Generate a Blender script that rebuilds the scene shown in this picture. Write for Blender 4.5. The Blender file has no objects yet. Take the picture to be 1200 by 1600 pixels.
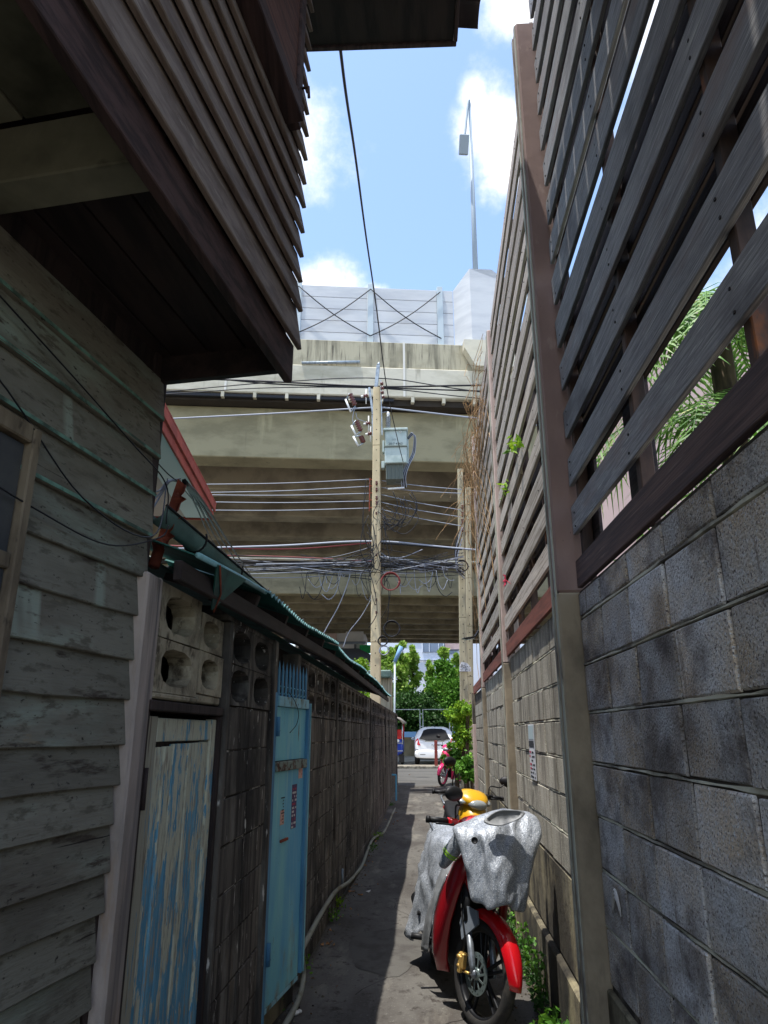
import bpy, math, random
import numpy as np
from mathutils import Vector, Matrix, Euler, noise
random.seed(7)
R = math.radians
sc = bpy.context.scene
col = sc.collection
# ------------------------------------------------------------------ camera
F_PX, EYE = 1100.0, 1.6
pitch = math.atan(345/F_PX); yaw = math.atan(70/math.hypot(F_PX, 345))
FW = Vector((-math.sin(yaw)*math.cos(pitch), math.cos(yaw)*math.cos(pitch), math.sin(pitch)))
RT = Vector((math.cos(yaw), math.sin(yaw), 0)); UP = RT.cross(FW)
CAM = Vector((0, 0, EYE))
cd = bpy.data.cameras.new('camera'); cam = bpy.data.objects.new('camera', cd); col.objects.link(cam)
cd.sensor_fit = 'HORIZONTAL'; cd.sensor_width = 36; cd.lens = 36*F_PX/1200
cd.clip_start = 0.05; cd.clip_end = 2000
m = Matrix((RT, UP, -FW)).transposed().to_4x4(); m.translation = CAM; cam.matrix_world = m
sc.camera = cam
sc.render.resolution_x = 768; sc.render.resolution_y = 1024
# ------------------------------------------------------------------ light
SUN = Vector((-0.19, -0.13, 0.96)).normalized()
EXPO = 1.58
sc.view_settings.view_transform = 'Standard'; sc.view_settings.look = 'None'
sc.view_settings.exposure = EXPO; sc.view_settings.gamma = 1; sc.view_settings.use_curve_mapping = False
w = bpy.data.worlds.new('World'); sc.world = w; w.use_nodes = True
nt = w.node_tree; nt.nodes.clear()
def N(t, k, **kw):
    n = t.nodes.new(k)
    for a, b in kw.items():
        if a.startswith('i_'): n.inputs[a[2:]].default_value = b
        else: setattr(n, a, b)
    return n
sky = N(nt, 'ShaderNodeTexSky'); sky.sky_type = 'NISHITA'; sky.sun_disc = False
sky.sun_elevation = math.asin(SUN.z); sky.sun_rotation = math.atan2(SUN.x, SUN.y)
sky.air_density = 1.0; sky.dust_density = .7; sky.ozone_density = 1.4
tc = N(nt, 'ShaderNodeTexCoord')
def ray(px, py): return (FW*F_PX + RT*(px-600) - UP*(py-800))
cn = N(nt, 'ShaderNodeTexNoise'); cn.inputs['Scale'].default_value = 5.5; cn.inputs['Detail'].default_value = 9; cn.inputs['Roughness'].default_value = .62
nt.links.new(tc.outputs['Generated'], cn.inputs['Vector'])
prev = None
_cr = random.Random(11); EXTRA = []
while len(EXTRA) < 36:      # unseen cumulus added over the rest of the dome to whiten the fill light
    _d = Vector((_cr.gauss(0, 1), _cr.gauss(0, 1), abs(_cr.gauss(0, 1))+.08)).normalized()
    if (_d-ray(640, 300).normalized()).length > .62: EXTRA.append((_d, None, _cr.uniform(.12, .26)))
for px, py, rad in EXTRA+list(((765, 200, .07), (790, 260, .06), (740, 150, .03), (505, 460, .06), (575, 485, .035), (815, 0, .05), (300, 100, .2), (1150, 60, .16), (-300, 300, .3), (1600, 500, .35))):
    d = px if py is None else ray(px, py).normalized()
    vd = N(nt, 'ShaderNodeVectorMath', operation='DISTANCE'); nt.links.new(tc.outputs['Generated'], vd.inputs[0]); vd.inputs[1].default_value = d
    mr = N(nt, 'ShaderNodeMapRange'); mr.inputs['From Min'].default_value = rad*1.7; mr.inputs['From Max'].default_value = 0; nt.links.new(vd.outputs['Value'], mr.inputs['Value'])
    if prev is None: prev = mr.outputs[0]
    else:
        mx = N(nt, 'ShaderNodeMath', operation='MAXIMUM'); nt.links.new(prev, mx.inputs[0]); nt.links.new(mr.outputs[0], mx.inputs[1]); prev = mx.outputs[0]
ad = N(nt, 'ShaderNodeMath', operation='MULTIPLY_ADD'); nt.links.new(cn.outputs['Fac'], ad.inputs[0]); ad.inputs[1].default_value = 1.8; nt.links.new(prev, ad.inputs[2])
cr = N(nt, 'ShaderNodeMapRange'); cr.interpolation_type = 'SMOOTHSTEP'; cr.inputs['From Min'].default_value = 1.32; cr.inputs['From Max'].default_value = 1.85; nt.links.new(ad.outputs[0], cr.inputs['Value'])
# thin veil so that the blue is a pale tropical one
veil = N(nt, 'ShaderNodeMix', data_type='RGBA'); veil.inputs['Factor'].default_value = .03; nt.links.new(sky.outputs[0], veil.inputs['A']); veil.inputs['B'].default_value = (2.6, 3.8, 5.6, 1)
cm = N(nt, 'ShaderNodeMix', data_type='RGBA'); nt.links.new(cr.outputs[0], cm.inputs['Factor']); nt.links.new(veil.outputs['Result'], cm.inputs['A']); cm.inputs['B'].default_value = (4.6, 4.5, 4.4, 1)
bg = N(nt, 'ShaderNodeBackground'); bg.inputs['Strength'].default_value = .12; nt.links.new(cm.outputs['Result'], bg.inputs['Color'])
wo = N(nt, 'ShaderNodeOutputWorld'); nt.links.new(bg.outputs[0], wo.inputs[0])
sl = bpy.data.lights.new('sun', 'SUN'); sl.energy = 2.15; sl.angle = R(.53); sl.color = (1, .96, .89)
so = bpy.data.objects.new('sun', sl); col.objects.link(so); so.rotation_euler = SUN.to_track_quat('Z', 'Y').to_euler(); so.location = (0, 0, 60)
try:
    sc.cycles.max_bounces = 8; sc.cycles.diffuse_bounces = 5
except Exception: pass
# ------------------------------------------------------------------ helpers
def at(px, py, axis, v):
    r = ray(px, py); t = (v - CAM[axis])/r[axis]; return CAM + r*t
def lin(c):
    return tuple(((x/255)/12.92 if x/255 <= .04045 else ((x/255+.055)/1.055)**2.4) for x in c)
def C3(*c): return (*lin(c), 1)
MATS = {}
GAIN = dict(rough_block_dark=4.8, ashoka_leaf=1.6, deep_leaf=1.7, green_leaf=1.35, rough_block_pale=1.15, grey_mortar=2.6, algae_stained_render=1.25, bare_post_concrete=2.3, mauve_paint=1.35, weathered_shaded_slat=2.0, dark_plum_board=1.5, sunlit_slat=1.05,
    mildewed_siding=1.4, brown_lap_board=1.1, stained_soffit_panel=.9, black_streaked_block=1.5, black_stained_mortar=1.6, palm_leaf=1.5, peeling_blue_door_paint=1.5, bare_grey_door_wood=1.6, sky_blue_gate_paint=1.35, dirty_blue_gate_paint=1.3, blue_frame_paint=1.4,
    pinkish_pillar_render=1.8, breeze_block_concrete=1.35, teal_roof_sheet=1.3, grey_green_gutter=1.3, old_window_frame_paint=.9, dark_fascia_wood=1.4, dark_eave_wood=1.2, dark_jamb_wood=1.3, alley_concrete=.85, road_asphalt=.9, teal_board_paint=1.5, dusty_dark_glass=1.4, rusty_flashing=1.3, flaking_grey_paint=1.2)
def mat(name, base, layers=(), rough=.85, metal=0.0, bump=(), rnd=0.0, coord='P', spec=.3, rot=None, trans=0.0, alpha=None, coat=0):
    """layers: (colour, (sx,sy,sz), lo, hi, detail) mixed on top of the base by noise thresholds. bump: (vec, strength, dist[,detail])"""
    if name in MATS: return MATS[name]
    g_ = GAIN.get(name, 1)
    if g_ != 1:
        gg = lambda c: tuple(min(.62, v*g_) for v in c[:3])+(1,)
        base = gg(base); layers = [(gg(l[0]), *l[1:]) for l in layers]
    M = bpy.data.materials.new(name); M.use_nodes = True; t = M.node_tree; L = t.links
    b = t.nodes['Principled BSDF']; b.inputs['Roughness'].default_value = rough; b.inputs['Metallic'].default_value = metal
    b.inputs['Specular IOR Level'].default_value = spec
    if coat: b.inputs['Coat Weight'].default_value = coat; b.inputs['Coat Roughness'].default_value = .08
    if coord == 'P': vec = N(t, 'ShaderNodeNewGeometry').outputs['Position']
    else: vec = N(t, 'ShaderNodeTexCoord').outputs['Object']
    if rot:
        mp0 = N(t, 'ShaderNodeMapping'); mp0.inputs['Rotation'].default_value = rot; L.new(vec, mp0.inputs[0]); vec = mp0.outputs[0]
    cur = None; curc = base
    oi = N(t, 'ShaderNodeObjectInfo') if rnd else None
    if rnd:   # every piece its own patch of the pattern
        cmb = N(t, 'ShaderNodeVectorMath', operation='SCALE'); cmb.inputs[0].default_value = (31, 17, 23); L.new(oi.outputs['Random'], cmb.inputs['Scale'])
        va = N(t, 'ShaderNodeVectorMath', operation='ADD'); L.new(vec, va.inputs[0]); L.new(cmb.outputs[0], va.inputs[1]); vec2 = va.outputs[0]
    else: vec2 = vec
    for i, ly in enumerate(layers):
        c, s, lo, hi = ly[:4]; det = ly[4] if len(ly) > 4 else 6; whole = len(ly) > 5 and ly[5]
        mp = N(t, 'ShaderNodeMapping'); mp.inputs['Scale'].default_value = s; mp.inputs['Location'].default_value = (i*3.7, i*1.9, i*5.1); L.new(vec if whole else vec2, mp.inputs[0])
        nz = N(t, 'ShaderNodeTexNoise'); nz.inputs['Scale'].default_value = 1; nz.inputs['Detail'].default_value = det; nz.inputs['Roughness'].default_value = .62; L.new(mp.outputs[0], nz.inputs['Vector'])
        mr = N(t, 'ShaderNodeMapRange'); mr.inputs['From Min'].default_value = lo; mr.inputs['From Max'].default_value = hi
        if len(ly) > 6:
            sp_ = N(t, 'ShaderNodeSeparateXYZ'); L.new(vec, sp_.inputs[0]); ma = N(t, 'ShaderNodeMath', operation='MULTIPLY_ADD'); L.new(sp_.outputs['Z'], ma.inputs[0]); ma.inputs[1].default_value = ly[6][0]; ma.inputs[2].default_value = -ly[6][0]*ly[6][1]
            m2_ = N(t, 'ShaderNodeMath', operation='ADD'); L.new(ma.outputs[0], m2_.inputs[0]); L.new(nz.outputs['Fac'], m2_.inputs[1]); L.new(m2_.outputs[0], mr.inputs['Value'])
        else: L.new(nz.outputs['Fac'], mr.inputs['Value'])
        mx = N(t, 'ShaderNodeMix', data_type='RGBA'); L.new(mr.outputs[0], mx.inputs['Factor'])
        if cur is None: mx.inputs['A'].default_value = base
        else: L.new(cur, mx.inputs['A'])
        mx.inputs['B'].default_value = c; cur = mx.outputs['Result']
    if rnd:
        hs = N(t, 'ShaderNodeHueSaturation')
        mr = N(t, 'ShaderNodeMapRange'); mr.inputs['To Min'].default_value = 1-rnd; mr.inputs['To Max'].default_value = 1+rnd; L.new(oi.outputs['Random'], mr.inputs['Value']); L.new(mr.outputs[0], hs.inputs['Value'])
        if cur is None: hs.inputs['Color'].default_value = base
        else: L.new(cur, hs.inputs['Color'])
        cur = hs.outputs[0]
    if cur is None: b.inputs['Base Color'].default_value = base
    else: L.new(cur, b.inputs['Base Color'])
    pn = None
    for bp in bump:
        s, st, dist = bp[:3]; det = bp[3] if len(bp) > 3 else 5
        mp = N(t, 'ShaderNodeMapping'); mp.inputs['Scale'].default_value = s; L.new(vec2, mp.inputs[0])
        nz = N(t, 'ShaderNodeTexNoise'); nz.inputs['Scale'].default_value = 1; nz.inputs['Detail'].default_value = det; L.new(mp.outputs[0], nz.inputs['Vector'])
        bm_ = N(t, 'ShaderNodeBump'); bm_.inputs['Strength'].default_value = st; bm_.inputs['Distance'].default_value = dist; L.new(nz.outputs['Fac'], bm_.inputs['Height'])
        if pn: L.new(pn, bm_.inputs['Normal'])
        pn = bm_.outputs[0]
    if pn: L.new(pn, b.inputs['Normal'])
    if trans:
        out = t.nodes['Material Output']; tr = N(t, 'ShaderNodeBsdfTranslucent'); ms = N(t, 'ShaderNodeMixShader'); ms.inputs[0].default_value = trans
        if cur is None: tr.inputs[0].default_value = base
        else: L.new(cur, tr.inputs[0])
        L.new(b.outputs[0], ms.inputs[1]); L.new(tr.outputs[0], ms.inputs[2]); L.new(ms.outputs[0], out.inputs[0])
    MATS[name] = M; return M

class MB:
    def __init__(s): s.v = []; s.f = []; s.sm = []
    def add(s, vs, fs, smooth=False):
        o = len(s.v); s.v += [tuple(v) for v in vs]; s.f += [tuple(i+o for i in f) for f in fs]; s.sm += [smooth]*len(fs); return s
    def box(s, a, b, ch=0.0, M=None):
        """box between corners a and b with chamfer ch, optional matrix"""
        x0, y0, z0 = (min(a[i], b[i]) for i in range(3)); x1, y1, z1 = (max(a[i], b[i]) for i in range(3))
        if ch <= 0:
            vs = [(x, y, z) for z in (z0, z1) for y in (y0, y1) for x in (x0, x1)]
            fs = [(0, 2, 3, 1), (4, 5, 7, 6), (0, 1, 5, 4), (2, 6, 7, 3), (0, 4, 6, 2), (1, 3, 7, 5)]
        else:
            ch = min(ch, (x1-x0)*.45, (y1-y0)*.45, (z1-z0)*.45)
            vs = []; idx = {}
            X = (x0, x1); Y = (y0, y1); Z = (z0, z1); sg = (1, -1)
            for i in (0, 1):
                for j in (0, 1):
                    for k in (0, 1):
                        for ax in range(3):
                            p = [X[i]+sg[i]*ch, Y[j]+sg[j]*ch, Z[k]+sg[k]*ch]; p[ax] = (X[i], Y[j], Z[k])[ax]
                            idx[(i, j, k, ax)] = len(vs); vs.append(tuple(p))
            g = lambda i, j, k, a: idx[(i, j, k, a)]
            fs = []
            for a in (0, 1):
                fs.append([g(a, 0, 0, 0), g(a, 1, 0, 0), g(a, 1, 1, 0), g(a, 0, 1, 0)][::(1 if a else -1)])
                fs.append([g(0, a, 0, 1), g(0, a, 1, 1), g(1, a, 1, 1), g(1, a, 0, 1)][::(1 if a else -1)])
                fs.append([g(0, 0, a, 2), g(1, 0, a, 2), g(1, 1, a, 2), g(0, 1, a, 2)][::(1 if a else -1)])
            for a in (0, 1):
                for b_ in (0, 1):
                    fs.append([g(0, a, b_, 1), g(1, a, b_, 1), g(1, a, b_, 2), g(0, a, b_, 2)])
                    fs.append([g(a, 0, b_, 0), g(a, 1, b_, 0), g(a, 1, b_, 2), g(a, 0, b_, 2)])
                    fs.append([g(a, b_, 0, 0), g(a, b_, 1, 0), g(a, b_, 1, 1), g(a, b_, 0, 1)])
                    for c in (0, 1): fs.append([g(a, b_, c, 0), g(a, b_, c, 1), g(a, b_, c, 2)])
        if M is not None: vs = [M @ Vector(v) for v in vs]
        return s.add(vs, fs)
    def bar(s, p, q, w, h, ch=0.0, up=(0, 0, 1)):
        p = Vector(p); q = Vector(q); d = q-p; L = d.length; d.normalize(); u = Vector(up); x = d.cross(u)
        if x.length < 1e-4: x = d.cross(Vector((1, 0, 0)))
        x.normalize(); z = x.cross(d)
        M = Matrix((x, d, z)).transposed().to_4x4(); M.translation = p
        return s.box((-w/2, 0, -h/2), (w/2, L, h/2), ch, M)
    def tube(s, pts, r, n=8, caps=True, smooth=True):
        pts = [Vector(p) for p in pts]; K = len(pts); rs = r if isinstance(r, (list, tuple)) else [r]*K
        T = []
        for i in range(K):
            d = (pts[min(i+1, K-1)]-pts[max(i-1, 0)]); T.append(d.normalized() if d.length > 1e-9 else Vector((0, 0, 1)))
        a = T[0].cross(Vector((0, 0, 1)));
        if a.length < .05: a = T[0].cross(Vector((1, 0, 0)))
        a.normalize(); vs = []; fs = []
        for i in range(K):
            a = (a - T[i]*a.dot(T[i])); a.normalize(); b = T[i].cross(a)
            for j in range(n):
                t = 2*math.pi*j/n; vs.append(pts[i]+(a*math.cos(t)+b*math.sin(t))*rs[i])
        for i in range(K-1):
            for j in range(n):
                k = (j+1) % n; fs.append((i*n+j, i*n+k, (i+1)*n+k, (i+1)*n+j))
        if caps: fs.append(tuple(range(n))[::-1]); fs.append(tuple((K-1)*n+j for j in range(n)))
        return s.add(vs, fs, smooth)
    def loft(s, rings, close=True, caps=True, smooth=True):
        n = len(rings[0]); vs = [p for r in rings for p in r]; fs = []
        for i in range(len(rings)-1):
            for j in range(n if close else n-1):
                k = (j+1) % n; fs.append((i*n+j, i*n+k, (i+1)*n+k, (i+1)*n+j))
        if caps and close: fs.append(tuple(range(n))[::-1]); fs.append(tuple((len(rings)-1)*n+j for j in range(n)))
        return s.add(vs, fs, smooth)
    def lathe(s, prof, n=32, M=None, a0=0, a1=2*math.pi, smooth=True, closed=False):
        """profile of (radius, height) turned about local z"""
        full = abs(a1-a0-2*math.pi) < 1e-6; K = len(prof); vs = []; fs = []; m_ = n if full else n+1
        for i in range(m_):
            t = a0+(a1-a0)*i/n
            for r, h in prof: vs.append(Vector((r*math.cos(t), r*math.sin(t), h)))
        for i in range(n):
            i2 = (i+1) % m_
            for j in range(K if closed else K-1):
                k = (j+1) % K; fs.append((i*K+j, i2*K+j, i2*K+k, i*K+k))
        if M is not None: vs = [M @ v for v in vs]
        return s.add(vs, fs, smooth)
    def blob(s, c, r, n=12, m=8, M=None, nz=0.0):
        vs = []; fs = []
        for i in range(m+1):
            ph = math.pi*i/m
            for j in range(n):
                t = 2*math.pi*j/n; p = Vector((math.sin(ph)*math.cos(t)*r[0], math.sin(ph)*math.sin(t)*r[1], math.cos(ph)*r[2]))
                if nz: p *= 1+nz*noise.noise(p*9+Vector(c))
                vs.append((M @ (p+Vector(c))) if M is not None else p+Vector(c))
        for i in range(m):
            for j in range(n):
                k = (j+1) % n; fs.append((i*n+j, (i+1)*n+j, (i+1)*n+k, i*n+k))
        return s.add(vs, fs, True)
    def xf(s, fn): s.v = [tuple(fn(Vector(v))) for v in s.v]; return s
    def mesh(s, name):
        me = bpy.data.meshes.new(name); me.from_pydata(s.v, [], s.f); me.polygons.foreach_set('use_smooth', s.sm); me.update(); return me
    def build(s, name, m, parent=None, world=True):
        """world=True: vertices are in world coordinates (the parent is an unrotated Empty)"""
        me = s.mesh(name); me.materials.append(m); o = bpy.data.objects.new(name, me); col.objects.link(o)
        if parent is not None:
            if world:
                off = parent_loc(parent); me.transform(Matrix.Translation(-off))
            o.parent = parent
        elif world and s.v:
            a = np.array(s.v); c = Vector(((a[:, 0].min()+a[:, 0].max())/2, (a[:, 1].min()+a[:, 1].max())/2, a[:, 2].min()))
            me.transform(Matrix.Translation(-c)); o.location = c
        return o
def parent_loc(o):
    v = Vector((0, 0, 0))
    while o is not None: v += o.location; o = o.parent
    return v
def inst(me, parent, loc, rot=(0, 0, 0), name=None, scale=(1, 1, 1), m=None):
    o = bpy.data.objects.new(name or me.name, me); col.objects.link(o); o.rotation_euler = rot; o.scale = scale
    if parent is not None: o.parent = parent; o.location = Vector(loc)-parent_loc(parent)
    else: o.location = loc
    return o
def tag(o, label, cat, group=None, kind=None):
    if label: o['label'] = label
    if cat: o['category'] = cat
    if group: o['group'] = group
    if kind: o['kind'] = kind
    return o
def thing(name, label, cat, loc=(0, 0, 0), rot=(0, 0, 0), group=None):
    o = bpy.data.objects.new(name, None); col.objects.link(o); o.location = loc; o.rotation_euler = rot; o.empty_display_size = .1
    return tag(o, label, cat, group)
def struct(o): o['kind'] = 'structure'; return o
def copy_tree(o, parent=None):
    c = o.copy(); col.objects.link(c); c.parent = parent
    for ch in list(o.children): copy_tree(ch, c)
    return c
def text(body, parent, name, m, loc, rot, size, extr=.001, world=True):
    cu = bpy.data.curves.new(name, 'FONT'); cu.body = body; cu.size = size; cu.extrude = extr; cu.align_x = 'CENTER'
    tmp = bpy.data.objects.new('tmp', cu); col.objects.link(tmp)
    me = bpy.data.meshes.new_from_object(tmp); bpy.data.objects.remove(tmp); me.name = name; me.materials.clear(); me.materials.append(m)
    o = bpy.data.objects.new(name, me); col.objects.link(o); o.parent = parent
    o.location = Vector(loc)-parent_loc(parent) if world else Vector(loc); o.rotation_euler = rot; return o
def frame(p0, d):
    """local x along the wall, local y = outward to the right of d, z up"""
    d = Vector((d[0], d[1], 0)).normalized(); n = Vector((d.y, -d.x, 0)); M = Matrix((d, n, Vector((0, 0, 1)))).transposed().to_4x4(); M.translation = Vector((p0[0], p0[1], 0)); return M
def vdir(vx):
    r = ray(vx, 1145); return Vector((r.x, r.y, 0)).normalized()
def catm(P, k=8):
    P = [Vector(p) for p in P]; 
    if len(P) < 3: return [P[0].lerp(P[-1], i/k) for i in range(k+1)]
    Q = [2*P[0]-P[1]]+P+[2*P[-1]-P[-2]]; out = []
    for i in range(1, len(Q)-2):
        a, b, c, d = Q[i-1:i+3]
        for j in range(k):
            t = j/k; out.append(.5*((2*b)+(c-a)*t+(2*a-5*b+4*c-d)*t*t+(3*b-a-3*c+d)*t**3))
    out.append(P[-1]); return out
rnd = random.uniform
# ------------------------------------------------------------------ materials
dark = C3(22, 20, 18)
M_alley = mat('alley_concrete', C3(102, 99, 94), [(C3(78, 74, 70), (1.6, .8, 1), .42, .60), (C3(128, 124, 115), (3.5, 1.1, 1), .55, .70), (C3(70, 66, 62), (14, 9, 1), .56, .66), (C3(66, 52, 44), (1.6, .25, 1), .56, .74), (C3(58, 52, 48), (9, 7, 1), .62, .7), (C3(138, 135, 128), (60, 60, 1), .6, .75)], rough=.9, bump=[((45, 45, 45), .35, .01), ((300, 300, 300), .3, .003)])
M_ground = mat('dusty_ground', C3(120, 112, 98), [(C3(95, 88, 76), (.6, .6, 1), .4, .65), (C3(150, 143, 128), (3, 3, 1), .55, .75)], rough=.95, bump=[((20, 20, 20), .4, .02)])
M_road = mat('road_asphalt', C3(100, 99, 96), [(C3(80, 79, 77), (.3, 1.2, 1), .4, .65), (C3(120, 118, 112), (.2, 3, 1), .58, .75), (C3(130, 128, 122), (50, 50, 1), .6, .8)], rough=.9, bump=[((150, 150, 150), .4, .006)])
M_kerb = mat('kerb_paving', C3(140, 134, 120), [(C3(88, 84, 76), (9, 9, 9), .45, .62)], rough=.9, bump=[((30, 30, 30), .4, .01)])
M_park = mat('forecourt_concrete', C3(165, 158, 143), [(C3(125, 118, 105), (.7, .5, 1), .4, .65)], rough=.9)
M_soil = mat('damp_soil', C3(62, 54, 44), [(C3(90, 84, 70), (5, 5, 5), .5, .65)], rough=.95, bump=[((40, 40, 40), .8, .02)])
STAINBLK = C3(38, 35, 33)
M_blockn = mat('rough_block_dark', C3(130, 119, 102), [(C3(98, 89, 77), (3, 3, 3), .4, .62), (C3(196, 184, 160), (115, 115, 115), .55, .62, 3), (C3(52, 48, 46), (135, 135, 135), .57, .63, 3), (C3(40, 33, 27), (1.1, 1.3, 1.7), .50, .68, 8, True), (C3(48, 44, 42), (4, 3.2, 4.5), .5, .66, 8), (C3(60, 54, 48), (9, 14, 1.2), .62, .72, 6, True)], rough=.95, rnd=.24, bump=[((120, 120, 120), 1.0, .009, 3), ((25, 25, 25), .4, .006)])
M_blockf = mat('rough_block_pale', C3(154, 150, 138), [(C3(135, 130, 118), (3, 3, 3), .4, .65), (C3(190, 184, 168), (130, 130, 130), .56, .64, 3), (C3(98, 92, 82), (120, 120, 120), .6, .66, 3), (C3(88, 83, 74), (2.2, 6.0, .6), .50, .66, 8, True), (C3(64, 60, 54), (4, 14, .8), .58, .68, 8, True), (C3(98, 93, 84), (3, 4, 3), .54, .68, 8)], rough=.95, rnd=.13, bump=[((170, 170, 170), .8, .005, 3)])
M_mortar = mat('grey_mortar', C3(138, 132, 118), [(C3(70, 66, 60), (2, 2, 2), .45, .6)], rough=.95, bump=[((60, 60, 60), .5, .005)])
M_mortarL = mat('black_stained_mortar', C3(50, 46, 42), [(C3(160, 155, 148), (6, 7, 9), .54, .6)], rough=.95, bump=[((60, 60, 60), .5, .005)])
M_base = mat('algae_stained_render', C3(126, 118, 94), [(C3(92, 86, 72), (6, 6, 1.2), .42, .6), (C3(58, 54, 46), (2, 1.6, 1.4), .44, .58), (C3(36, 34, 30), (3, 3.4, 1.6), .52, .62)], rough=.95, bump=[((25, 25, 25), .5, .01), ((120, 120, 120), .3, .004)])
M_postlo = mat('bare_post_concrete', C3(112, 102, 86), [(C3(76, 69, 58), (3, 3, 2), .4, .65), (C3(48, 44, 40), (5, 5, 1), .55, .7)], rough=.92, bump=[((30, 30, 30), .4, .006)])
M_mauve = mat('mauve_paint', C3(134, 112, 104), [(C3(118, 98, 92), (2, 2, 1), .4, .65), (C3(150, 132, 122), (8, 8, 3), .6, .72), (C3(60, 48, 44), (45, 45, 30), .68, .72)], rough=.8, bump=[((14, 14, 10), .45, .006)])
M_mauvel = mat('faded_pink_paint', C3(196, 174, 164), [(C3(160, 140, 130), (4, 4, 1.2), .48, .66), (C3(120, 108, 98), (20, 20, 6), .62, .7)], rough=.85, bump=[((14, 14, 10), .45, .006)])
M_greyedge = mat('flaking_grey_paint', C3(160, 160, 146), [(C3(110, 104, 96), (6, 6, 2), .5, .6)], rough=.85, bump=[((60, 60, 30), .5, .004)])
M_slatn = mat('weathered_shaded_slat', C3(108, 107, 108), [(C3(86, 85, 87), (150, 5, 150), .42, .6), (C3(138, 137, 134), (320, 7, 320), .56, .68), (C3(98, 86, 82), (5, 1.2, 5), .54, .7), (C3(70, 68, 70), (2, 1, 2), .56, .7)], rough=.8, rnd=.14, bump=[((180, 3, 180), .6, .003)])  # near bay: weathered wood, with part of its shade in the colour
M_slatb = mat('dark_plum_board', C3(84, 66, 62), [(C3(62, 50, 50), (50, 1.5, 50), .42, .58), (C3(104, 86, 80), (110, 2.5, 110), .6, .7)], rough=.75, rnd=.1, bump=[((180, 3, 180), .5, .003)])
M_slatf = mat('sunlit_slat', C3(170, 160, 151), [(C3(132, 122, 112), (50, 1.5, 50), .45, .6), (C3(196, 184, 168), (90, 2, 90), .58, .7), (C3(110, 98, 86), (3, 2, 3), .62, .72)], rough=.85, rnd=.12, bump=[((150, 3, 150), .5, .003)])  # far bays: paler copy, with part of their sunlight in the colour
M_slatback = mat('brown_back_slat', C3(70, 58, 56), [(C3(44, 38, 38), (30, 1.2, 30), .42, .6), (C3(150, 92, 48), (3, 3, 3), .68, .76)], rough=.75, rnd=.2, bump=[((120, 3, 120), .5, .003)])
M_red = mat('red_brown_board', C3(128, 74, 62), [(C3(98, 56, 48), (20, 1.5, 20), .45, .62)], rough=.75, bump=[((120, 3, 120), .5, .003)])
M_steelstud = mat('rusty_stud', C3(86, 68, 60), [(C3(140, 84, 48), (9, 9, 5), .58, .7), (C3(52, 44, 42), (6, 6, 2), .45, .6)], rough=.8)
M_siding = mat('mildewed_siding', C3(110, 107, 96), [(C3(122, 131, 119), (2.4, .8, 3.2), .55, .66), (C3(88, 83, 74), (2.6, 1.4, 6), .42, .66), (C3(124, 130, 118), (1.1, 3.2, .6), .62, .66, 3), (C3(62, 55, 48), (8, 3.2, 22), .6, .68), (C3(128, 108, 78), (4, 2, 10), .68, .76), (C3(46, 42, 37), (70, 26, 70), .62, .69), (C3(84, 80, 70), (24, 9, 34), .54, .64, 8), (C3(40, 36, 32), (5, 1.0, 60), .67, .70)], rough=.9, rnd=.13, bump=[((40, 6, 120), .7, .005), ((18, 18, 18), .3, .006)], rot=(0, 0, R(-7.9)))
M_greenedge = mat('teal_board_paint', C3(96, 130, 116), [(C3(60, 74, 66), (9, 9, 9), .45, .6)], rough=.85)
M_lap = mat('brown_lap_board', C3(140, 126, 116), [(C3(112, 98, 90), (20, .8, 20), .42, .6), (C3(162, 150, 138), (30, .8, 40), .6, .72), (C3(92, 78, 72), (3, .6, 4), .52, .7)], rough=.75, rnd=.12, bump=[((110, 3, 160), .6, .003)], rot=(0, 0, R(-7.9)))
M_lapd = mat('dark_fascia_wood', C3(70, 54, 52), [(C3(46, 36, 36), (30, 1.2, 40), .42, .6)], rough=.7, bump=[((110, 3, 160), .5, .003)], rot=(0, 0, R(-7.9)))
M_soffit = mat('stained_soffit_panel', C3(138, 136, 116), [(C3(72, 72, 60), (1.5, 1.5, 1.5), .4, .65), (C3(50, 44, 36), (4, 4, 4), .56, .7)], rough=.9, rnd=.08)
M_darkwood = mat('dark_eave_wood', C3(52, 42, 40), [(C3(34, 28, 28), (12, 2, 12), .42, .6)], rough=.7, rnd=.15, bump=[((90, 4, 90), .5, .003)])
M_redwood = mat('reddish_shutter_wood', C3(104, 70, 60), [(C3(72, 48, 42), (14, 3, 60), .45, .62), (C3(134, 104, 92), (10, 6, 90), .6, .7)], rough=.7, bump=[((90, 90, 12), .5, .003)])
M_framew = mat('old_window_frame_paint', C3(134, 120, 100), [(C3(96, 84, 70), (9, 9, 3), .45, .62), (C3(60, 52, 46), (20, 20, 8), .6, .7)], rough=.85, bump=[((80, 80, 20), .5, .004)])
M_dglass = mat('dusty_dark_glass', C3(52, 54, 58), [(C3(66, 66, 66), (4, 4, 4), .45, .65)], rough=.25, spec=.5)
M_pillar = mat('pinkish_pillar_render', C3(142, 130, 122), [(C3(112, 104, 98), (4, 4, 1.2), .42, .62), (C3(118, 100, 84), (12, 12, 2), .58, .7), (C3(92, 86, 84), (14, 14, .7), .56, .7)], rough=.9, bump=[((50, 50, 50), .5, .005)])
M_breeze = mat('breeze_block_concrete', C3(160, 150, 128), [(C3(104, 96, 80), (6, 6, 6), .42, .62), (C3(76, 68, 56), (14, 14, 9), .54, .66), (C3(168, 160, 142), (40, 40, 40), .6, .72)], rough=.92, bump=[((90, 90, 90), .5, .004)])
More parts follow.
